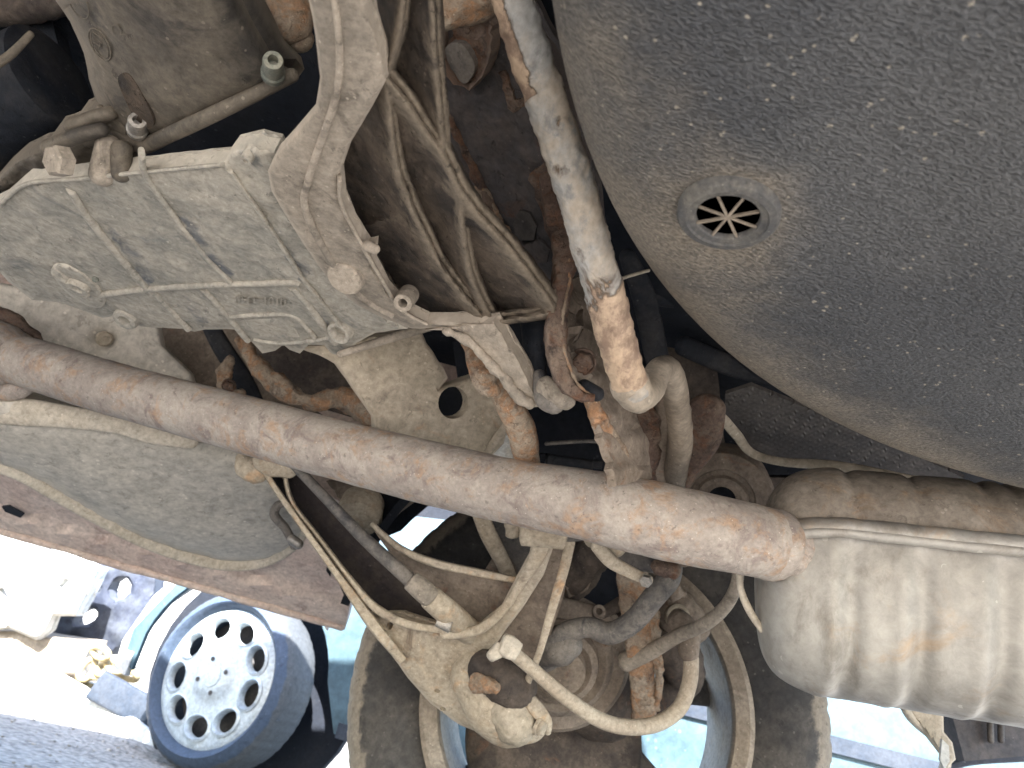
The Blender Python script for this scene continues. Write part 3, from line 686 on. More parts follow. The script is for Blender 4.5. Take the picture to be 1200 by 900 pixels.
# ---- black beam, rusted seams
BM = PL((520, 20, .49), (620, 60, .47), (650, 330, .62))
beam = plate('cross_beam', [(505, -20), (585, -20), (640, 90), (672, 200), (690, 290), (690, 340), (655, 340), (610, 290), (570, 235), (540, 205), (520, 150), (512, 90)],
      BM, .03, 'beam', car, grid=12, rpx=14, rd=.012, rough=.003, rs=40, label='black underseal-coated beam with rusting seams')
limb('rust_seam', [(528, 140, BM(528, 140)-.001, 6, .003), (552, 190, BM(552, 190)-.001, 6, .003), (575, 240, BM(575, 240)-.001, 5, .003), (590, 270, BM(590, 270), 3, .003)], 'darkrust', beam, rough=.002, rs=120)
fl = plate('rust_flake', [(585, 85), (592, 82), (604, 118), (628, 108), (626, 118), (602, 134), (594, 128)], off(BM, -.004), .002, 'darkrust', beam, grid=6, jag=3, rough=.003, rs=120)
plate('rust_flake', [(618, 205), (640, 190), (655, 200), (664, 240), (672, 300), (660, 330), (650, 290), (640, 270), (632, 250)], off(BM, -.012), .003, 'darkrust', beam, grid=6, jag=4, rough=.004, rs=100)
plate('peeled_coating', [(600, 262), (608, 248), (622, 250), (630, 265), (624, 280), (606, 284)], off(BM, -.004), .002, 'shield', beam, grid=6, jag=4, rough=.002, rs=100)
plate('peeled_coating', [(612, 290), (630, 282), (645, 292), (640, 308), (618, 305)], off(BM, -.004), .002, 'beam', beam, grid=6, jag=4, rough=.002, rs=100)
sk_ = plate('rust_socket', [(512, 40), (530, 20), (560, 18), (575, 10), (576, 60), (566, 90), (548, 105), (530, 100), (515, 75)], off(BM, -.006), .01, 'darkrust', beam, grid=7, jag=4, rpx=10, rd=-.012, rough=.004, rs=70, holes=[ell(522, 36, 8, 12, 0)])
plate('grey_tab', [(522, 62), (530, 50), (546, 55), (556, 78), (548, 96), (536, 92)], off(BM, -.012), .006, 'black_rubber', beam, grid=7, sm=True, rough=.002)
plate('seam_strip', [(557, 215), (575, 235), (600, 280), (612, 296), (600, 290), (570, 250), (552, 225)], off(BM, -.005), .003, 'rusty', beam, grid=6, jag=4, rough=.003, rs=100)
# rusty strap bracket with nut
SB = off(PL((650, 300, .50), (690, 460, .47), (720, 460, .49)), 0)
limb('strap_bracket', [(640, 215, .50, 7, .012), (652, 262, .49, 12, .012), (662, 300, .48, 14, .012), (656, 345, .475, 12, .014), (652, 385, .47, 13, .015), (654, 418, .467, 13, .015), (664, 448, .465, 11, .015), (680, 463, .465, 7, .015), (694, 466, .465, 5, .015)],
     'darkrust', car, n=60, e=4, seg=20, rough=.0022, rs=110, cap='soft', label='curved dark rusty strap bracket beside the striped bar')
sbp = plate('rusted_bracket_plate', [(668, 330), (690, 318), (712, 360), (728, 420), (742, 480), (760, 520), (765, 560), (720, 570), (712, 520), (700, 468), (680, 462), (668, 430), (662, 390)],
      PL((680, 340, .52), (690, 460, .49), (750, 540, .55)), .006, 'rusty2' if 'rusty2' in MAT else 'hub2', car, grid=7, jag=3, rough=.004, rs=80,
      holes=[[(676, 360), (684, 362), (682, 382), (674, 378)], [(668, 398), (674, 392), (672, 412), (666, 414)], [(679, 384), (682, 386), (678, 398), (675, 396)]], label='corroded bracket plate with rust holes and a nut')
bolt(sbp, 683, 424, .485, 12, 'darkrust', h=1.1, name='rusty_nut', n=facing(683, 424, .48, .2))
limb('bracket_edge', [(667, 300, .468, 1.5), (667, 330, .463, 1.6), (661, 360, .457, 1.6), (659, 392, .455, 1.6), (664, 420, .452, 1.6), (676, 448, .452, 1.6), (692, 463, .455, 2)], 'rusty', sbp, n=40, rough=.0008, rs=200)
limb('eye_sleeve', [(684, 455, .48, 11), (700, 462, .48, 9)], 'dark', sbp)

# ---- anti roll bar with peeling paint
def pa(t, th): return .62 if t < .28 else (.18 if t < .58 else (.35 if t < .66 else .72 if t < .96 else .1))
def pa2(t, th):
    side = math.cos(th)
    b = .40-.34*side if t < .30 else (.30+.20*math.sin(t*47)*math.cos(th*2+t*19) if t < .52 else .28+.5*min(1, (t-.52)/.3))
    return b if t < .97 else 0
arb = limb('anti_roll_bar', [(585, -70, .345, 26.1), (598, -8, .352, 24.3), (620, 60, .362, 24.3), (645, 130, .37, 24.3), (668, 200, .376, 24.3), (688, 270, .383, 23.4), (705, 330, .39, 23.4), (722, 395, .397, 22.5), (735, 440, .402, 21.6), (742, 456, .404, 20.7)],
     'peel', car, n=200, seg=48, rough=.0011, rs=130, cap='round', attrf=pa2, label='bar with peeling grey paint over orange rust running down from the top edge')
limb('bar_bend', [(738, 452, .405, 24), (748, 464, .41, 20), (762, 455, .43, 17), (771, 436, .445, 15), (780, 431, .46, 14), (788, 440, .475, 14), (793, 470, .51, 15), (797, 502, .55, 14), (797, 520, .57, 15), (792, 550, .60, 14), (786, 590, .64, 13)],
     'rimdust', arb, n=60, seg=24, rough=.0008, rs=70, label='smooth bent grey end of the bar')
# big bright paint edge on bar's left
limb('paint_edge', [(578, -30, .352, 3), (592, 30, .358, 3), (612, 85, .365, 3), (630, 130, .372, 3), (640, 160, .374, 2)], 'peel', arb, n=30, rough=.0008, rs=200, attrf=lambda t, th: 0)

# ---- links near the centre
limb('lateral_link', [(545, 380, .56, 10), (556, 410, .55, 13), (566, 436, .54, 15), (572, 452, .54, 14), (580, 458, .54, 8)], 'rusty', car, n=24, rough=.0015, rs=80, flat=.7, label='short rusty link stub behind the mounting arm')
limb('lateral_link', [(582, 440, .57, 16), (600, 480, .57, 17), (612, 510, .58, 17), (618, 545, .60, 15), (618, 570, .61, 14)], 'rusty', car, n=30, rough=.001, rs=70, label='rusty curved link disappearing behind the exhaust pipe')
limb('lateral_link', [(692, 466, .50, 9), (704, 498, .505, 11), (722, 530, .53, 13), (724, 548, .545, 14), (722, 590, .59, 15)], 'rusty', car, n=30, rough=.0012, rs=90, flat=.6, label='orange-rusted link left of the corroded sleeve')
limb('corroded_sleeve', [(745, 455, .60, 20), (748, 490, .60, 22), (752, 525, .60, 19), (752, 555, .60, 17), (748, 580, .61, 15)], 'darkrust', car, n=30, rough=.005, rs=60, label='heavily corroded brown sleeve')
limb('dusty_rod', [(782, 470, .60, 14), (778, 510, .60, 15), (770, 550, .61, 15), (768, 585, .62, 14)], 'hub2', car, n=24, label='brown dusty rod behind the bent bar end')
# plate with hole
TP = PL((400, 400, .66), (520, 470, .70), (440, 510, .68))
tp = plate('subframe_plate', [(342, 405), (400, 398), (492, 384), (500, 402), (520, 432), (524, 443), (515, 455), (535, 448), (560, 440), (600, 480), (590, 520), (565, 545), (540, 556), (480, 530), (440, 512), (438, 490), (422, 466), (395, 428), (372, 416)],
      TP, .02, 'plate', car, grid=10, rpx=7, rd=.006, rough=.002, rs=25, holes=[ell(531, 472, 18, 19)], jag=1.5,
      label='large dusty tan subframe plate with a round hole')
limb('fork_bar', [(530, 372, .60, 8), (470, 392, .60, 6), (398, 415, .60, 4)], 'strap', tp)
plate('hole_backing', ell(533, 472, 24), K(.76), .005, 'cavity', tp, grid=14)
limb('plate_lip', [(560, 560, TP(555, 555), 5), (575, 525, TP(575, 525), 5), (600, 490, .70, 5)], 'plate', tp)
plate('pale_piece', [(560, 532), (568, 520), (585, 508), (600, 503), (606, 560), (570, 552)], K(.80), .04, 'palewhite', car, grid=8, rpx=6, rd=.01, label='pale white piece behind the tan plate')  # pale piece set behind the tan plate
# rusty dish & dark rail behind, between case and pipe
limb('diagonal_rail', [(240, 370, .95, 9), (262, 410, .95, 11), (285, 445, .95, 11), (300, 480, .95, 12)], 'dark', car, e=4, n=14, label='dark diagonal rail with a rusty clip')
rl = limb('rusty_clip', [(268, 420, .90, 5), (262, 440, .90, 9), (270, 462, .9, 10), (282, 462, .9, 6)], 'rusty', car, rough=.004, rs=60)
bolt(rl, 268, 452, .88, 6, 'darkrust')
limb('rusty_rim', [(282, 398, .86, 6), (300, 425, .85, 9), (325, 450, .84, 11), (360, 470, .84, 10), (400, 468, .85, 14), (440, 478, .85, 22)], 'rusty', car, n=40, rough=.006, rs=50, label='rust-edged rim of a dark dished panel')
plate('dished_panel', [(290, 385), (430, 395), (445, 440), (450, 500), (380, 480), (330, 455), (300, 425)], K(.93), .03, 'hub', car, grid=14, rough=.006, rs=12)
plate('dished_panel', [(180, 370), (300, 375), (330, 460), (430, 520), (230, 475), (215, 440), (190, 400)], PL((180, 370, 1.02), (300, 375, 1.0), (230, 470, 1.0)), .02, 'hub2', car, grid=14, rough=.004, rs=12)

# ---- exhaust pipe and muffler
ex = limb('exhaust_pipe', [(8, 420, .80, 27), (40, 427, .79, 30), (110, 449, .765, 31), (200, 474, .73, 32), (300, 501, .69, 34), (400, 528, .655, 35), (500, 553, .62, 37), (600, 576, .585, 38), (680, 590, .56, 41), (750, 605, .545, 44), (820, 620, .54, 44), (875, 631, .542, 42), (904, 638, .55, 41)],
     'exhaust', car, n=90, seg=40, rough=.0004, rs=60, cap='soft', label='thick rusty beige exhaust pipe crossing the whole view')
limb('pipe_flange', [(-40, 412, .81, 42), (-10, 415, .80, 40), (2, 418, .795, 38), (12, 421, .79, 30)], 'exhaust', ex, cap='soft', n=16, seg=30)
limb('flange_ear', [(-20, 462, .80, 10), (20, 458, .795, 11), (38, 446, .79, 8)], 'exhaust', ex)
limb('weld_collar', [(898, 636, .549, 41.5), (905, 638, .55, 43), (911, 640, .552, 41)], 'exhaust', ex, n=10, cap='soft')
# muffler: ribbed two-shell oval body swept along its own axis
MA = [(884, 678, .60, .02), (892, 680, .60, .55), (904, 682, .598, .80), (925, 684, .595, .93), (960, 688, .59, 1), (1010, 694, .582, 1), (1080, 703, .57, 1), (1150, 711, .56, 1), (1230, 720, .55, 1), (1330, 733, .535, 1)]
mq = crom([(*P(x, y, d), s) for x, y, d, s in MA], 130)
def muff(upper):
    vs_, fs = [], []; seg = 40; m_ = len(mq); C = [Vector(a[:3]) for a in mq]
    ax = (C[-1]-C[40]).normalized(); L0 = C[0]
    Vw = (C[60]-CAM).normalized(); A = ax.cross(Vw).normalized(); B = A.cross(ax).normalized()   # A across the picture, B in depth
    if A.dot(CU) < 0: A = -A
    if B.dot(Vw) > 0: B = -B
    for i in range(m_):
        s = mq[i][3]; u = (C[i]-L0).dot(ax)
        for k in range(seg+1):
            # angle from seam (towards camera, slightly up) over top or bottom to the back
            th = R_(22)+(math.pi*k/seg)*(1 if upper else -1)
            ra = .088*s*(1.1 if upper else .93); rb = .072*s
            cc, ss = math.cos(th), math.sin(th)
            rbv = math.copysign(abs(cc)**.8, cc); rav = math.copysign(abs(ss)**.8, ss)
            g = 1
            w_ = math.sin(max(0, min(1, k/seg*1.7))*math.pi)
            if s > .9:
                ribs = (.062, .108, .158, .205, .252, .30)
                if upper: ribs = (.066, .112, .160, .178, .23, .27)
                for rb0 in ribs:
                    g += -(.035 if upper else .085)*math.exp(-((u-rb0)/(.005 if upper else .007))**2)*max(0, w_)**.5
                    g += (.0 if upper else .03)*math.exp(-((u-rb0+.014)/.006)**2)*max(0, w_)**.5
            vs_.append(C[i]+A*ra*rav*g+B*rb*rbv*g)
    for i in range(m_-1):
        for k in range(seg): fs.append((i*(seg+1)+k, i*(seg+1)+k+1, (i+1)*(seg+1)+k+1, (i+1)*(seg+1)+k))
    seam = [vs_[i*(seg+1)] for i in range(m_)]
    return vs_, fs, seam, B
vu, fu, seam, MB_ = muff(True); vl, fl_, _, _ = muff(False)
mu = mk('muffler', vl, fl_, 'muffler', car, 60, 'pale ribbed steel muffler at the right end of the exhaust pipe')
mk('upper_shell', vu, fu, 'mufflertop', mu, 60, 'darker brown upper half of the muffler')
tube('seam_flange', [p+MB_*.006-Vector((0, 0, .004)) for p in seam[30::6]], .0042, 'muffler', mu, n=60, rough=.0006)
tube('seam_flange', [p+MB_*.003 for p in seam[22::6]], .0075, 'muffler', mu, n=60, rough=.0006)
limb('inlet_neck', [(898, 636, .55, 38), (906, 639, .55, 38.5), (911, 641, .551, 34), (918, 643, .552, 34.5), (924, 645, .554, 36), (929, 646, .556, 31), (936, 645, .557, 30), (945, 642, .56, 24), (956, 638, .562, 18), (972, 634, .562, 11), (990, 636, .565, 7)], 'exhaust', mu, n=24, seg=30, rough=.002, rs=70, cap='soft')
limb('hanger_rod', [(866, 660, .585, 3.5), (868, 690, .58, 4), (878, 715, .575, 4.5), (893, 738, .57, 4)], 'seam', mu, n=20)

# ---- heat shield and spring perch right of centre
HS = PL((860, 460, .72), (900, 540, .85), (1100, 560, .80))
plate('arch_blocker', [(530, 400), (790, 400), (800, 520), (770, 610), (640, 590), (604, 566), (612, 540), (590, 505), (540, 470)], K(1.03), .02, 'cavity', car, grid=14)  # dark sheet added to block the view out above the tyre
limb('brake_pipe', [(724, 328, .60, 2), (742, 322, .60, 2), (760, 317, .60, 2)], 'seam', car, n=8)
limb('brake_pipe', [(640, 520, .80, 2.2), (690, 517, .80, 2.2), (730, 520, .82, 2.2)], 'black_rubber', car, n=8)
limb('rubber_block', [(640, 545, .82, 14), (690, 555, .82, 16)], 'dark', car, e=5, cap='soft', n=10)
limb('leaf_stack', [(628, 560, .80, 6), (700, 575, .80, 6)], 'dark', car, e=4, cap='soft', n=10)
limb('leaf_stack', [(632, 535, .83, 5), (705, 545, .83, 5)], 'dark', car, e=4, cap='soft', n=10)
hs = plate('heat_shield', [(850, 462), (880, 452), (1000, 500), (1130, 560), (1110, 572), (1040, 558), (960, 548), (905, 542), (870, 525), (848, 500)], HS, .004, 'shield', car, grid=2.6,
      bulge=lambda x, y: .0018*math.sin(x*.80+y*.3)*math.sin(y*.95-x*.25), label='dimpled grey heat shield with a bent pale edge')
limb('shield_edge', [(795, 478, .70, 5), (835, 482, .71, 6), (862, 508, .74, 6), (880, 530, .755, 5), (915, 541, .75, 5), (980, 546, .74, 6), (1060, 560, .73, 5), (1130, 575, .72, 4)], 'plate', hs, n=50, flat=.5)
plate('side_member', [(780, 400), (840, 430), (850, 520), (900, 560), (960, 560), (950, 600), (870, 590), (820, 560), (790, 520)], K(.92), .03, 'hub', car, grid=14, rough=.006, rs=14)
limb('side_rail', [(760, 330, .80, 26), (820, 350, .85, 22), (860, 395, .9, 20)], 'dark', car, flat=.5)
limb('side_rail', [(800, 405, .85, 12), (860, 430, .9, 12), (920, 445, .9, 9)], 'dark', car, flat=.5)
limb('side_rail', [(735, 300, .7, 10), (755, 350, .72, 14), (770, 420, .75, 14)], 'dark', car, flat=.5)
limb('bracket_horn', [(828, 480, .68, 22, .01), (826, 515, .69, 18, .01), (812, 545, .70, 11, .01), (800, 572, .7, 6, .01)], 'darkrust', car, n=20)
spn = Vector((-.25, -.75, -.6))
sp_ = lathe('spring_perch', [(.052, -.05), (.056, -.004), (.053, .004), (.036, .009), (.034, .005), (.029, .005), (.027, .010), (.022, .010), (.0205, .004), (.015, .003), (.0145, -.01), (.0001, -.01)],
      P(846, 585, .80), spn, 'hub2', car, 48, label='round dusty spring perch with concentric rings')
lathe('perch_bore', [(.0001, .001), (.0145, .001)], P(846, 585, .80)-spn.normalized()*.006, spn, 'cavity', sp_, 24)

# ---- fuel tank, left floor, sill
TK = PL((0, 500, .80), (340, 560, .92), (160, 640, 1.0))
tank = plate('fuel_tank', [(-80, 455), (60, 470), (200, 500), (300, 520), (345, 560), (362, 605), (350, 638), (320, 656), (272, 661), (220, 650), (160, 630), (90, 594), (30, 560), (-80, 512)],
      TK, .12, 'tank', car, push=V0, grid=12, rpx=42, rd=.05, rough=.002, rs=8, sm=True, label='smooth rounded dusty grey fuel tank')
SL0 = PL((0, 560, 1.02), (0, 622, 1.13), (400, 735, 1.17))
sq = [(-60, 520), (0, 550), (30, 563), (90, 597), (160, 634), (220, 656), (270, 665), (312, 660), (345, 640), (360, 615)]
limb('tank_seam', [(x, y-3, min(TK(x, y), SL0(x, y)+.1)-.0+.03, 7, .005) for x, y in sq], 'seam', tank, n=60, e=3)
SL = PL((0, 560, 1.06), (0, 622, 1.14), (400, 735, 1.18))
sill = plate('sill', [(-200, 500), (0, 548), (120, 600), (230, 640), (300, 640), (350, 560), (420, 600), (440, 660), (418, 672), (404, 738), (360, 727), (200, 680), (0, 624), (-200, 570)],
      SL, .03, 'sill', car, grid=12, rpx=0, bulge=lambda x, y: .012*math.exp(-((y-(606+x*.27))/9)**2)-.012*math.exp(-((y-(590+x*.27))/12)**2)+.004*noise.noise(Vector((x*.02, y*.05, 1))),
      label='brown dusty underside of the maroon sill')
limb('sill_lip', [(x, 622+x*.283, SL(x, 622+x*.283)-.004, 4.5) for x in (-150, 0, 130, 260, 400)], 'sill', sill, n=40, rough=.002, rs=20)
plate('sill_slot', [(2, 594), (10, 593), (28, 603), (24, 607), (6, 600)], off(SL, -.014), .003, 'cavity', sill, grid=8)
# left floor plate with dimple, pale channel
FP = PL((0, 370, .90), (220, 430, .95), (100, 480, .92))
fpn = plate('floor_plate', [(-60, 320), (20, 335), (90, 358), (185, 378), (190, 405), (224, 438), (232, 470), (236, 500), (120, 470), (-60, 440)], FP, .02, 'tank', car, grid=5, rough=.002, rs=20, rpx=5, rd=.005,
      bulge=lambda x, y: -.012*math.exp(-(((x-122)/17)**2+((y-398)/17)**2))-.006*math.exp(-((y-(448+.2*(x-100)))/8)**2), label='tan floor plate with a sunken bolt behind the pipe')
lathe('sunk_bolt', [(.010, -.01), (.010, .006), (.008, .008), (.0001, .008)], P(122, 397, FP(122, 397)+.006), -W(122, 397).normalized(), 'plate', fpn, 24)
limb('pale_channel', [(-40, 478, .80, 16), (20, 482, .80, 17), (90, 490, .81, 13), (140, 498, .82, 11), (180, 508, .83, 13), (225, 518, .84, 8)], 'seam', car, n=30, flat=.5, label='pale tan channel under the left end of the pipe')
limb('rear_bracket', [(-10, 362, .86, 8), (20, 378, .86, 8), (44, 400, .86, 7)], 'darkrust', car, n=16, rough=.003)
limb('rear_bracket', [(-20, 385, .84, 16), (10, 395, .84, 14), (30, 402, .84, 10)], 'plate', car, n=16)
limb('breather_pipe', [(345, 640, .93, 5), (335, 620, .93, 5), (322, 604, .93, 5.5), (326, 592, .93, 5), (336, 590, .93, 4)], 'black_rubber', car, n=24, label='small bent breather pipe on the tank edge')
limb('hose_clip', [(342, 632, .92, 6), (350, 638, .92, 6)], 'zinc', car)
# bushings and dark matter left of the wheel, below the pipe
lathe('round_bushing', [(.028, -.03), (.030, 0), (.027, .006), (.012, .010), (.0001, .010)], P(420, 606, .92), (.1, -.6, -.75), 'arm', car, 32, label='tan round bushing beside the trailing rod')
plate('inner_arch_bracket', [(350, 560), (400, 562), (450, 575), (486, 588), (470, 600), (452, 620), (430, 612), (400, 590), (370, 588), (340, 570)], K(1.0), .03, 'hub2', car, grid=8, rpx=6, rd=.01, rough=.006, rs=40)
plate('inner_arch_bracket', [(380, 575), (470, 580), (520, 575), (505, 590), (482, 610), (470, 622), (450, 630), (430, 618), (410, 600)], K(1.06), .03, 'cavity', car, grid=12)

# ---- control arm
AC = PL((300, 540, .80), (640, 640, .74), (600, 850, .80))
# hollow leg: dark inner channel
ca = plate('control_arm', [(430, 722), (470, 722), (520, 738), (560, 735), (585, 715), (603, 680), (626, 638), (640, 632), (648, 642), (637, 674), (613, 712), (590, 742), (570, 772), (560, 798), (575, 825), (585, 850), (570, 862),
      (540, 850), (505, 825), (478, 795), (455, 762)], AC, .012, 'arm', car, grid=9, rpx=9, rd=.010, rough=.0012, rs=30,
      holes=[ell(456, 734, 4, 5, 30, 10), ell(512, 810, 4, 2.6, 20, 10), ell(519, 831, 4, 2.4, 20, 10)], rhole=False, label='dusty tan pressed-steel lower control arm with hollow leg')
limb('outer_flange', [(302, 540, .81, 3, .022), (328, 580, .81, 3.5, .024), (358, 622, .81, 3.5, .026), (400, 680, .805, 4.5, .026), (436, 730, .80, 7, .02), (470, 772, .80, 5, .01)], 'arm', ca, n=40, seg=16, e=5)
limb('inner_flange', [(333, 552, .81, 2.6, .016), (342, 588, .81, 3, .016), (372, 628, .81, 3, .014), (410, 678, .80, 3.5, .014), (440, 712, .788, 5, .010), (480, 732, .778, 5, .006), (530, 739, .772, 4, .005)], 'arm', ca, n=40, seg=14, e=3)
CH = off(AC, .035)
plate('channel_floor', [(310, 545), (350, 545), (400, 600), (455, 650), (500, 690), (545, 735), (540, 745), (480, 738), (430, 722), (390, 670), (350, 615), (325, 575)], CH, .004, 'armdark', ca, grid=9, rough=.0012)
plate('right_wall', [(436, 618), (470, 644), (510, 660), (560, 671), (606, 680), (632, 668), (622, 700), (590, 722), (560, 740), (530, 742), (500, 700), (470, 668)], off(AC, .028), .004, 'hub2', ca, grid=9, rough=.0012)
limb('top_rail', [(438, 616, .80, 3, .012), (470, 643, .79, 4, .014), (510, 660, .785, 5, .016), (560, 671, .785, 5, .016), (606, 680, .785, 4, .014)], 'arm', ca, n=30, e=4)
limb('right_leg_flange', [(637, 622, .735, 14), (630, 650, .74, 10), (611, 682, .75, 6), (590, 714, .76, 5), (560, 738, .765, 6), (520, 744, .77, 5)], 'arm', ca, n=30, flat=.8)
web2 = plate('web_sheet', [(640, 640), (668, 638), (660, 700), (640, 760), (619, 806), (600, 800), (575, 790), (562, 770), (600, 705)], off(AC, .02), .005, 'arm2' if 'arm2' in MAT else 'hub2', ca, grid=9)
limb('far_flange', [(668, 636, .735, 6), (660, 670, .74, 6), (645, 720, .745, 5), (632, 765, .75, 4), (618, 800, .755, 4.5), (616, 812, .757, 6), (628, 830, .765, 9, .003), (640, 845, .77, 7, .003), (642, 858, .775, 4, .003)], 'arm', ca, n=50, flat=.5)
limb('bush_eye', [(612, 622, .735, 17), (640, 624, .732, 18), (662, 628, .732, 15)], 'arm', ca, n=16, seg=28, rough=.0012, cap='soft')
limb('bush_eye', [(598, 614, .75, 8), (602, 618, .75, 14)], 'plate', ca, n=10)
limb('bush_core', [(660, 622, .735, 13), (680, 622, .735, 12), (690, 624, .735, 9)], 'black_rubber', ca, n=14)
limb('ball_joint', [(560, 790, .80, 34), (585, 822, .80, 42), (600, 842, .80, 34), (622, 850, .80, 20), (636, 848, .80, 12)], 'arm', ca, n=26, seg=30, rough=.001, rs=40)
limb('ball_joint_boot', [(596, 830, .775, 26), (606, 850, .775, 24)], 'plate', ca, n=14, seg=24, rough=.002)
limb('joint_recess', [(568, 784, .765, 22), (585, 792, .765, 26), (605, 805, .77, 26)], 'hub', ca, n=14, rough=.003)
limb('joint_nut', [(560, 800, .74, 12), (572, 803, .73, 9), (580, 806, .725, 7)], 'rusty', ca, n=10, rough=.002, rs=120)
bolt(ca, 632, 852, .765, 8, 'plate', n=Vector((.8, -.5, -.2)), name='bolt')
limb('arm_front_bush', [(284, 535, .80, 7), (290, 545, .80, 15), (302, 552, .80, 15)], 'arm', ca, n=12, rough=.002)
limb('arm_front_bush', [(310, 540, .79, 14), (340, 548, .79, 12)], 'arm', ca, n=12, rough=.004)
# trailing rod above it
rod = limb('tie_rod', [(340, 540, .76, 5.5), (380, 582, .755, 6), (430, 634, .75, 7.5), (488, 686, .745, 9)], 'black_rubber', car, n=30, label='grey tie rod running down into the control arm')
limb('rod_sleeve', [(482, 680, .744, 12), (500, 696, .742, 13), (506, 702, .742, 11)], 'strap', rod, n=12, cap='soft')
limb('rod_sleeve', [(504, 700, .745, 14), (524, 717, .757, 15), (552, 742, .80, 15)], 'arm', rod, n=14, cap='soft')
limb('rod_end_tip', [(512, 728, .752, 6), (528, 734, .752, 8)], 'zinc', rod, e=4, seg=12, cap='soft')

# ---- hub and brake area (axis toward the car's middle)
AX = Vector((-.17, -1, -.04)).normalized()
def hp(u, v, w_):  # position in hub frame: along AX, sideways, up
    A = Vector((1, 0, 0)); A = (A-AX*A.dot(AX)).normalized(); U = A.cross(AX); U = U if U.z > 0 else -U
    return HUB+AX*w_+A*u+U*v
wheel = lathe('wheel', [(.201, .098), (.205, .106), (.207, .100), (.236, .112), (.262, .113), (.285, .106), (.300, .095), (.309, .080), (.313, .062), (.3135, .02), (.3135, -.02), (.313, -.062), (.309, -.08), (.300, -.095), (.27, -.108), (.22, -.106), (.203, -.098), (.200, -.05), (.200, .05)],
    HUB, AX, 'tyre', car, seg=240, closed=True,
    mod=lambda i, t, r, h: (1 if (r < .298 or i > 14) else (1-(.010 if int(t*240/(2*math.pi)+i*.7) % 4 < 1 else 0))),
    attr=lambda i, t, r, h: (1.1 if 6 <= i <= 11 else .55 if i == 5 else -.1), label='black tyre with tan dust on its tread, on a silver alloy rim')
wheel.name = 'wheel'
rim = lathe('rim', [(.201, .110), (.205, .104), (.200, .098), (.198, .060), (.196, .03), (.190, -.05), (.186, -.085), (.19, -.1), (.197, -.098), (.197, .02), (.198, .09)],
    HUB, AX, 'rim', wheel, seg=96, closed=True)
lathe('rim_lip', [(.207, .108), (.208, .115), (.202, .117), (.186, .112), (.183, .106), (.185, .09), (.197, .094)], HUB, AX, 'rimdust', wheel, seg=96, closed=True, label='brown brake-dusted inner rim lip')
for i in range(7):
    a = 2*math.pi*i/7+.35
    ca_, sa_ = math.cos(a), math.sin(a)
    q = []
    for (r, wd, h) in ((.06, .022, -.045), (.10, .017, -.05), (.15, .016, -.065), (.193, .024, -.075)):
        q.append((*hp(r*ca_, r*sa_, h), wd, .010))
    limb('spoke', q, 'spoke', wheel, e=3.5, n=12, seg=14, cap='soft', world=True, tw=-AX)
lathe('rim_hub', [(.0001, -.03), (.075, -.035), (.08, -.06), (.0001, -.065)], HUB, AX, 'spoke', wheel, 40)
# brake disc / backing shield
bk = lathe('brake_shield', [(.0001, .048), (.05, .050), (.09, .046), (.112, .036), (.118, .026), (.118, .01), (.0001, .008)], hp(-.03, -.045, 0), AX, 'hub', car, seg=64,
      mod=lambda i, t, r, h: 1+.02*math.sin(3*t), label='brown dirty brake backing shield inside the wheel')
for (x, y, r) in ((738, 812, 9), (720, 820, 10), (705, 815, 8), (742, 830, 8), (780, 780, 13), (760, 768, 7)):
    bolt(bk, x, y, .93, r, 'hub2', n=AX, washer=False)
for (x, y, r, a_, b_) in ((690, 690, 0, 0, 0),):
    pass
# knuckle
kn = limb('steering_knuckle', [(700, 640, .86, 26), (672, 680, .90, 30), (700, 720, .93, 34), (720, 780, .93, 34), (700, 830, .93, 40)], 'hub', car, n=36, seg=28, rough=.008, rs=25, label='dark grimy knuckle casting behind the hoses')
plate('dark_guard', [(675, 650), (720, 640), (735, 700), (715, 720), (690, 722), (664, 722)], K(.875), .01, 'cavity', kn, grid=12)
plate('knuckle_flap', [(665, 640), (700, 635), (700, 660), (690, 690), (668, 700), (660, 680)], K(.865), .01, 'hub2', kn, grid=8, jag=4, rough=.004)
limb('ear', [(655, 712, .84, 12), (680, 716, .84, 11), (702, 718, .84, 8)], 'hub2', kn, flat=.6)
ringboss(kn, 702, 717, .83, 8, 3.5, 'hub2', n=AX, name='eyelet')
limb('ear', [(700, 722, .85, 6), (735, 705, .85, 9), (742, 720, .85, 12)], 'hub', kn, flat=.6)
limb('caliper', [(770, 700, .90, 18), (790, 715, .89, 26), (812, 735, .89, 20)], 'hub2', kn, n=18, seg=24, e=3, rough=.003)
limb('caliper', [(760, 745, .90, 22), (790, 760, .89, 26), (800, 800, .9, 22), (770, 820, .9, 20)], 'hub', kn, n=20, seg=24, rough=.004, rs=30)
ringboss(kn, 794, 722, .862, 14, 9, 'plate', n=AX, name='caliper_ring')
limb('bleed_nipple', [(780, 680, .86, 7), (790, 692, .86, 12), (800, 695, .86, 5)], 'hub2', kn, rough=.002)
# driveshaft boot rings
bn = Vector((.05, -.85, -.35))
cvj = lathe('driveshaft_boot', [(.085, -.03), (.088, 0), (.080, .010), (.066, .008), (.062, .018), (.054, .024), (.046, .018), (.042, .032), (.034, .036), (.028, .030), (.024, .05), (.0001, .052)],
      P(655, 772, .88), bn, 'hub2', car, 56, label='ringed dusty driveshaft boot')
limb('boot_cuff', [(616, 780, .83, 12), (640, 770, .83, 16), (662, 752, .83, 15)], 'black_rubber', cvj)
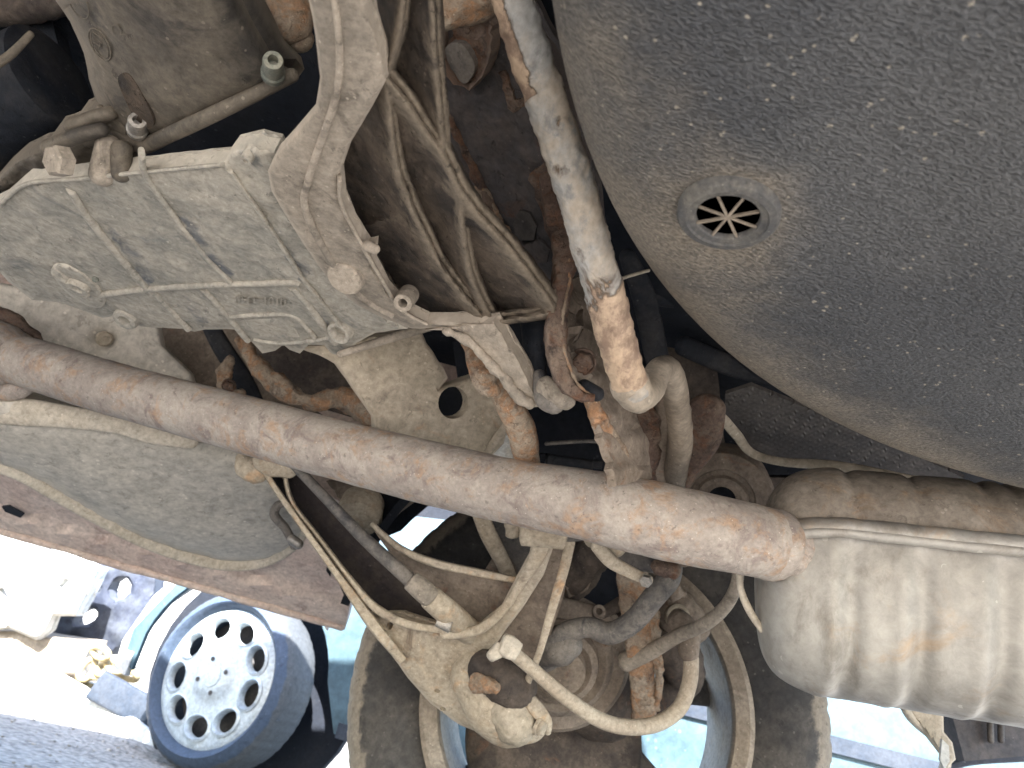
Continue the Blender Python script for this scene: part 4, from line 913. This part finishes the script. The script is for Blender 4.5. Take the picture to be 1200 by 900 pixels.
# vertical flaky strut link
limb('damper_fork', [(738, 640, .83, 19, .010), (742, 690, .83, 18, .010), (748, 745, .84, 17, .010), (752, 790, .85, 15, .010), (755, 840, .86, 14, .01)], 'rusty', car, e=4, n=40, seg=20, rough=.0016, rs=120, cap='soft',
     label='flaking rusty vertical strap link in front of the hub')
limb('flaky_edge', [(766, 700, .825, 4), (768, 740, .83, 5), (772, 790, .84, 5), (770, 830, .85, 4)], 'rusty', car, n=24, rough=.004, rs=150)
# hoses
limb('stabiliser_hose', [(645, 758, .79, 12), (662, 742, .785, 12), (690, 735, .78, 12), (715, 742, .775, 13), (742, 728, .77, 13), (766, 700, .765, 13), (784, 678, .76, 13), (790, 662, .76, 10)], 'black_rubber', car, n=60, seg=20,
     rough=.0004, label='thick grey curved hose running across the hub')
limb('boot_cone', [(640, 772, .80, 10), (655, 762, .79, 19), (668, 755, .785, 16)], 'black_rubber', car, n=14)
fit = limb('hose_fitting', [(588, 754, .70, 11), (596, 758, .70, 13), (606, 764, .70, 11)], 'seam', car, e=5, seg=16, cap='soft', rough=.0006, rs=120, label='pale fitting at the end of the brake hose')
limb('fitting_nut', [(577, 768, .695, 7), (585, 762, .70, 9)], 'seam', fit, e=4, seg=12)
limb('brake_hose', [(600, 764, .70, 8), (625, 785, .71, 8), (660, 815, .72, 8.5), (700, 842, .735, 9), (735, 852, .75, 9), (770, 848, .765, 9), (796, 830, .78, 9), (808, 800, .79, 9), (810, 772, .80, 9)], 'hose', car, n=70, seg=18,
     label='tan brake hose looping under the hub')
limb('hose_sleeve', [(807, 765, .80, 12), (806, 740, .81, 14), (795, 728, .82, 14)], 'hub2', car, n=14)
limb('wheel_sensor_cable', [(864, 650, .70, 7), (864, 680, .71, 7), (852, 708, .73, 7.5), (828, 730, .76, 8), (795, 745, .80, 8), (765, 762, .83, 9), (735, 775, .85, 12)], 'strap', car, n=50, seg=16,
     label='curved dusty cable right of the hub')
limb('rod_end', [(700, 640, .70, 8), (716, 658, .70, 8), (742, 672, .70, 7), (760, 680, .70, 6)], 'arm', car, n=20, flat=.6, label='tan rod end with a bright tip')
limb('rod_boot', [(694, 628, .72, 12), (712, 632, .72, 17), (722, 640, .72, 14)], 'plate', car, n=14, rough=.002)
bolt(car, 757, 680, .69, 7, 'zinc', washer=False)
bx = plate('actuator_box', [(722, 628), (770, 640), (766, 672), (742, 668), (722, 655)], K(.745), .04, 'shield', car, grid=10, rpx=4, rd=.004, bev=0, label='square grey-brown block under the pipe')
limb('seat_cup', [(770, 645, .74, 10), (795, 652, .74, 13), (815, 650, .74, 8)], 'hub2', car, n=16, rough=.002)
limb('cup_clamp', [(770, 665, .73, 9), (790, 668, .73, 9)], 'darkrust', car, n=10, rough=.003)
# parts seen between tyre and arm, upper left
limb('strut_leg', [(558, 590, .87, 9), (572, 625, .87, 10), (590, 660, .88, 9), (598, 680, .88, 9)], 'arm', car, n=20, flat=.7, label='tan strut leg left of the arm bush')
plate('strut_plate', [(566, 596), (612, 600), (625, 640), (605, 680), (592, 650), (575, 625)], K(.90), .008, 'black_rubber', car, grid=9, rough=.002)
plate('strut_gusset', [(586, 640), (604, 664), (608, 682), (560, 682)], K(.885), .006, 'hub2', car, grid=8)

# bumper and hanging bits, lower right
rb = plate('rear_bumper_liner', [(1105, 800), (1260, 800), (1260, 880), (1200, 886), (1130, 892), (1120, 850)], VY(1.05), .05, 'plastic', car, grid=14, rough=.003, rs=14, label='black plastic bumper liner behind the muffler')
for x in (1160, 1172): limb('liner_rib', [(x, 790, VY(1.04)(x, 790), 3.5), (x+1, 868, VY(1.04)(x, 868), 3.5)], 'shield', rb)
limb('bumper_lip', [(1110, 898, 1.04, 5), (1150, 889, 1.04, 6), (1260, 884, 1.04, 6)], 'bluegrey', rb, n=20)
hb = plate('bumper_bracket', [(1050, 805), (1105, 812), (1106, 858), (1116, 870), (1120, 890), (1110, 900), (1104, 884), (1078, 850), (1062, 830)], VY(1.0), .006, 'plate', car, grid=9, rpx=4, rd=.006, label='pale curved bumper bracket below the muffler')
limb('bracket_flange', [(1052, 812, .98, 5, .012), (1068, 840, .98, 6, .012), (1096, 864, .98, 7, .012), (1108, 885, .98, 6, .01), (1106, 905, .98, 6, .01)], 'seam', hb, n=24)
plate('bracket_tongue', [(1104, 866), (1112, 874), (1113, 892), (1107, 902), (1102, 890)], VY(.97), .004, 'white', hb, grid=7)

# ------------------------------------------------------------------ background car
BH = P(271, 797, 2.40)
BN = Vector((-math.sin(R_(25)), -math.cos(R_(25)), 0)).normalized()
bcar = empty('parked_car', (BH.x, BH.y, 0), 'pale blue parked car standing beyond, its silver-trimmed wheel in sunlight', 'car')
R0 = BH.z+.006
wr = R0
bw = lathe('wheel', [(.222, .085), (.228, .095), (wr-.04, .10), (wr-.022, .088), (wr-.005, .07), (wr, .045), (wr, -.045), (wr-.005, -.07), (wr-.03, -.09), (.21, -.085), (.20, -.05), (.20, .05)],
     BH, BN, 'bgtyre', bcar, seg=160, closed=True, mod=lambda i, t, r, h: (1 if r < wr-.025 else (1-(.007 if int(t*160/(2*math.pi)) % 3 < 1 else 0))), attr=lambda i, t, r, h: 1. if 4 <= i <= 8 else -.1,
     label='wheel with blue-black tyre and silver trim')
A_, B_, N_ = frame(BN)
def hc(u, v, h=0): return BH+A_*u+B_*v+N_*h
def hcmap(x, y):
    r = math.hypot(x, y)
    return hc(x, y, .088-.012*(r/.2)**2+(.012 if r < .05 else .012*math.exp(-((r-.05)/.02)**2))-.010*max(0, (r-.205)/.02))
holes = []
for i in range(9):
    a = 2*math.pi*i/9+.2; holes.append(ell(.150*math.cos(a), .150*math.sin(a), .042, .033, math.degrees(a)+90, 16))
trim = plate('wheel_trim', ell(0, 0, .222, n=72), None, .006, 'hubcap', bw, holes=holes, grid=.012, fmap=hcmap, push=-BN, label='silver wheel trim with nine oval windows')
for i in range(9):
    a = 2*math.pi*i/9+.2; c = hc(.150*math.cos(a), .150*math.sin(a), .082)
    e0 = [(.043*math.cos(t), .034*math.sin(t)) for t in [2*math.pi*k/16 for k in range(16)]]
    vv = []; aa = a+math.pi/2
    for s_, hh in ((1.28, -.001), (1.05, .0035), (.93, -.004), (.85, -.022)):
        for (u, v) in e0: vv.append(c+A_*((u*math.cos(aa)-v*math.sin(aa))*s_)+B_*((u*math.sin(aa)+v*math.cos(aa))*s_)+N_*hh)
    ff = [(r_*16+k, r_*16+(k+1) % 16, (r_+1)*16+(k+1) % 16, (r_+1)*16+k) for r_ in range(3) for k in range(16)]
    mk('window_rim', vv, ff, 'hubcap', trim)
lathe('wheel_disc', [(.0001, .0), (.195, -.01), (.198, -.04)], BH, BN, 'spoke', bw, 48)
lathe('centre_cap', [(.036, .094), (.034, .103), (.0001, .106)], BH, BN, 'hubcap', trim, 32)
ring5 = [hc(.052*math.cos(a), .052*math.sin(a), .098) for a in [2*math.pi*k/4+.4 for k in range(4)]]
for c in ring5: lathe('lug_hole', [(.0075, .002), (.0075, .0035), (.005, .0035), (.0001, -.001)], c, BN, 'spoke', trim, 14)
# body in the wheel plane, extending to the right
tx = Vector((-BN.y, BN.x, 0)).normalized(); tx = tx if tx.x > 0 else -tx
yaw = .5
tb = Vector((math.cos(R_(12)), -math.sin(R_(12)), 0)); nb = Vector((-math.sin(R_(12)), -math.cos(R_(12)), 0))
def bp(u, z, w_=0): return Vector((BH.x, BH.y, 0))+tb*u+nb*(.02+w_)+Vector((0, 0, z))
def bmap(h): return lambda x, y: bp(x, y, h(x, y))
o = [(-.385, .34), (-.38, .24), (-.34, .22)]+[(.34*math.cos(R_(a)), .28+.34*math.sin(R_(a))) for a in range(170, 9, -8)]+[(.40, .20), (1.0, .19), (3.2, .19), (3.3, .9), (2.4, 1.0), (1.0, .98), (-.22, .86), (-.27, .56)]
def bh(x, y): return .035*math.sin(max(0, min(1, (y-.19)/.75))*math.pi)-.02*max(0, 1-abs(y-.36)/.012)
body = plate('body_panel', o, None, .02, 'bgpaint', bcar, grid=.05, fmap=bmap(bh), push=-nb, ang=50, label='pale blue body side of the parked car')
vv = [bp(.9, .25, .045), bp(.905, .25, .045), bp(.905, .92, .045), bp(.9, .92, .045)]
plate('door_seam', [(.93, .24), (.936, .24), (.936, .95), (.93, .95)], None, .03, 'spoke', bcar, grid=.05, fmap=bmap(lambda x, y: bh(x, y)+.001), push=-nb)
plate('sill_moulding', [(.41, .19), (3.2, .19), (3.2, .235), (.41, .235)], None, .03, 'bluebox', bcar, grid=.06, fmap=bmap(lambda x, y: bh(x, y)+.010), push=-nb)
plate('shade_strip', [(.41, .50), (3.2, .50), (3.2, .545), (.41, .545)], None, .02, 'bluebox', bcar, grid=.06, fmap=bmap(lambda x, y: bh(x, y)+.012), push=-nb)  # dark strip puts the shadow edge on the door into colour
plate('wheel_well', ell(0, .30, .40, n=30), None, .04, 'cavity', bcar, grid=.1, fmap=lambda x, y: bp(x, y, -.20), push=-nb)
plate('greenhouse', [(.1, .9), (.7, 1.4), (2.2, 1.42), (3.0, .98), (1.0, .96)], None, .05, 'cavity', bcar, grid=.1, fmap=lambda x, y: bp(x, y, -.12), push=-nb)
plate('front_bumper', [(-.41, .30), (-.395, .21), (-.35, .20), (-.355, .33), (-.31, .45), (-.24, .53), (-.275, .60), (-.37, .46)], None, .03, 'white', bcar, grid=.05, fmap=bmap(lambda x, y: .012+.0*x), push=-nb, ang=50, label='white front bumper corner in full sun')

# ------------------------------------------------------------------ scrapped parts, far left
def junk(name, outline, d, thick, mat, label, cat, holes=(), **kw):
    c = P(sum(p[0] for p in outline)/len(outline), sum(p[1] for p in outline)/len(outline), d)
    o_ = plate(name, outline, PL((0, 640, d), (100, 640, d*.985), (50, 760, d*.95)), thick, mat, None, holes=holes, grid=10, **kw)
    o_['label'] = label; o_['category'] = cat; return o_
junk('scrap_metal_sheet', [(-120, 600), (0, 600), (45, 612), (48, 652), (70, 638), (118, 668), (108, 690), (90, 722), (62, 722), (56, 738), (42, 750), (10, 736), (0, 738), (-120, 745)], 3.3, .05, 'white',
     'white scrap body panel with cut-outs at the far left, in full sun', 'scrap panel', holes=[[(76, 677), (82, 679), (72, 690), (66, 687)], [(-6, 688), (26, 690), (11, 706), (0, 700)]], rpx=5, rd=.03)
bgp = junk('scrap_inner_wing', [(60, 640), (112, 655), (182, 676), (175, 720), (160, 745), (128, 768), (60, 775), (-60, 785), (-60, 745), (40, 735)], 3.55, .06, 'bluegrey',
     'blue-grey stripped inner panel with ragged holes behind the white scrap panel', 'scrap panel', holes=[ell(141, 690, 12, 14, 20, 9), ell(101, 723, 16, 9, -20, 14), ell(114, 691, 3.5, 3.5, 0, 8)], rough=.03, rs=4, rpx=4, rd=.02, rhole=True)
junk('scrap_axle_beam', [(-80, 738), (20, 738), (60, 745), (110, 752), (100, 800), (30, 790), (-80, 775)], 3.35, .1, 'concrete', 'sandy dented scrap beam lying under the white panel', 'scrap metal', rpx=12, rd=.05, rough=.02, rs=5)
# backdrop added behind the junk so that the holes read bright
junk('bright_backdrop', [(-200, 560), (60, 600), (240, 640), (230, 760), (100, 800), (-200, 780)], 4.1, .05, 'white', 'large white backdrop sheet added behind the blue-grey panel', 'scrap panel', rough=.03, rs=2)
ch = empty('chain_pile', tuple(P(115, 788, 3.0)), 'small heap of sandy yellow metal links beside the parked wheel', 'chain')
ch.location.z = 0; ORG[ch.name] = Vector(ch.location)
for (x, y, rx, ry, a) in ((102, 785, 14, 7, -55), (118, 765, 10, 6, 30), (122, 785, 9, 6, -20), (135, 782, 10, 5, 20), (112, 800, 12, 6, 10), (150, 790, 12, 5, 25), (128, 796, 10, 6, 60)):
    pts = []
    for i in range(13):
        t = 2*math.pi*i/12; ca_, sa_ = math.cos(R_(a)), math.sin(R_(a))
        pts.append((x+rx*math.cos(t)*ca_-ry*math.sin(t)*sa_, y+rx*math.cos(t)*sa_+ry*math.sin(t)*ca_, 2.98+.03*math.sin(t+x), 3.6))
    limb('link', pts, 'sand', ch, n=26, seg=10)
c = P(148, 822, 2.75)
bb = limb('plastic_case', [(120, 806, 2.80, 17), (178, 838, 2.72, 17)], 'bluebox', None, e=9, seg=24, n=30, cap='soft'); bb['label'] = 'blue-grey plastic case lying against the parked wheel'; bb['category'] = 'plastic case'
kb = limb('white_plank', [(-60, 768, 3.1, 22, .02), (60, 815, 2.85, 24, .02), (185, 885, 2.55, 18, .02)], 'white', None, e=6, n=24, seg=24, cap='soft', rough=.006, rs=8)
kb['label'] = 'sunlit white plank lying along the ground at lower left'; kb['category'] = 'plank'
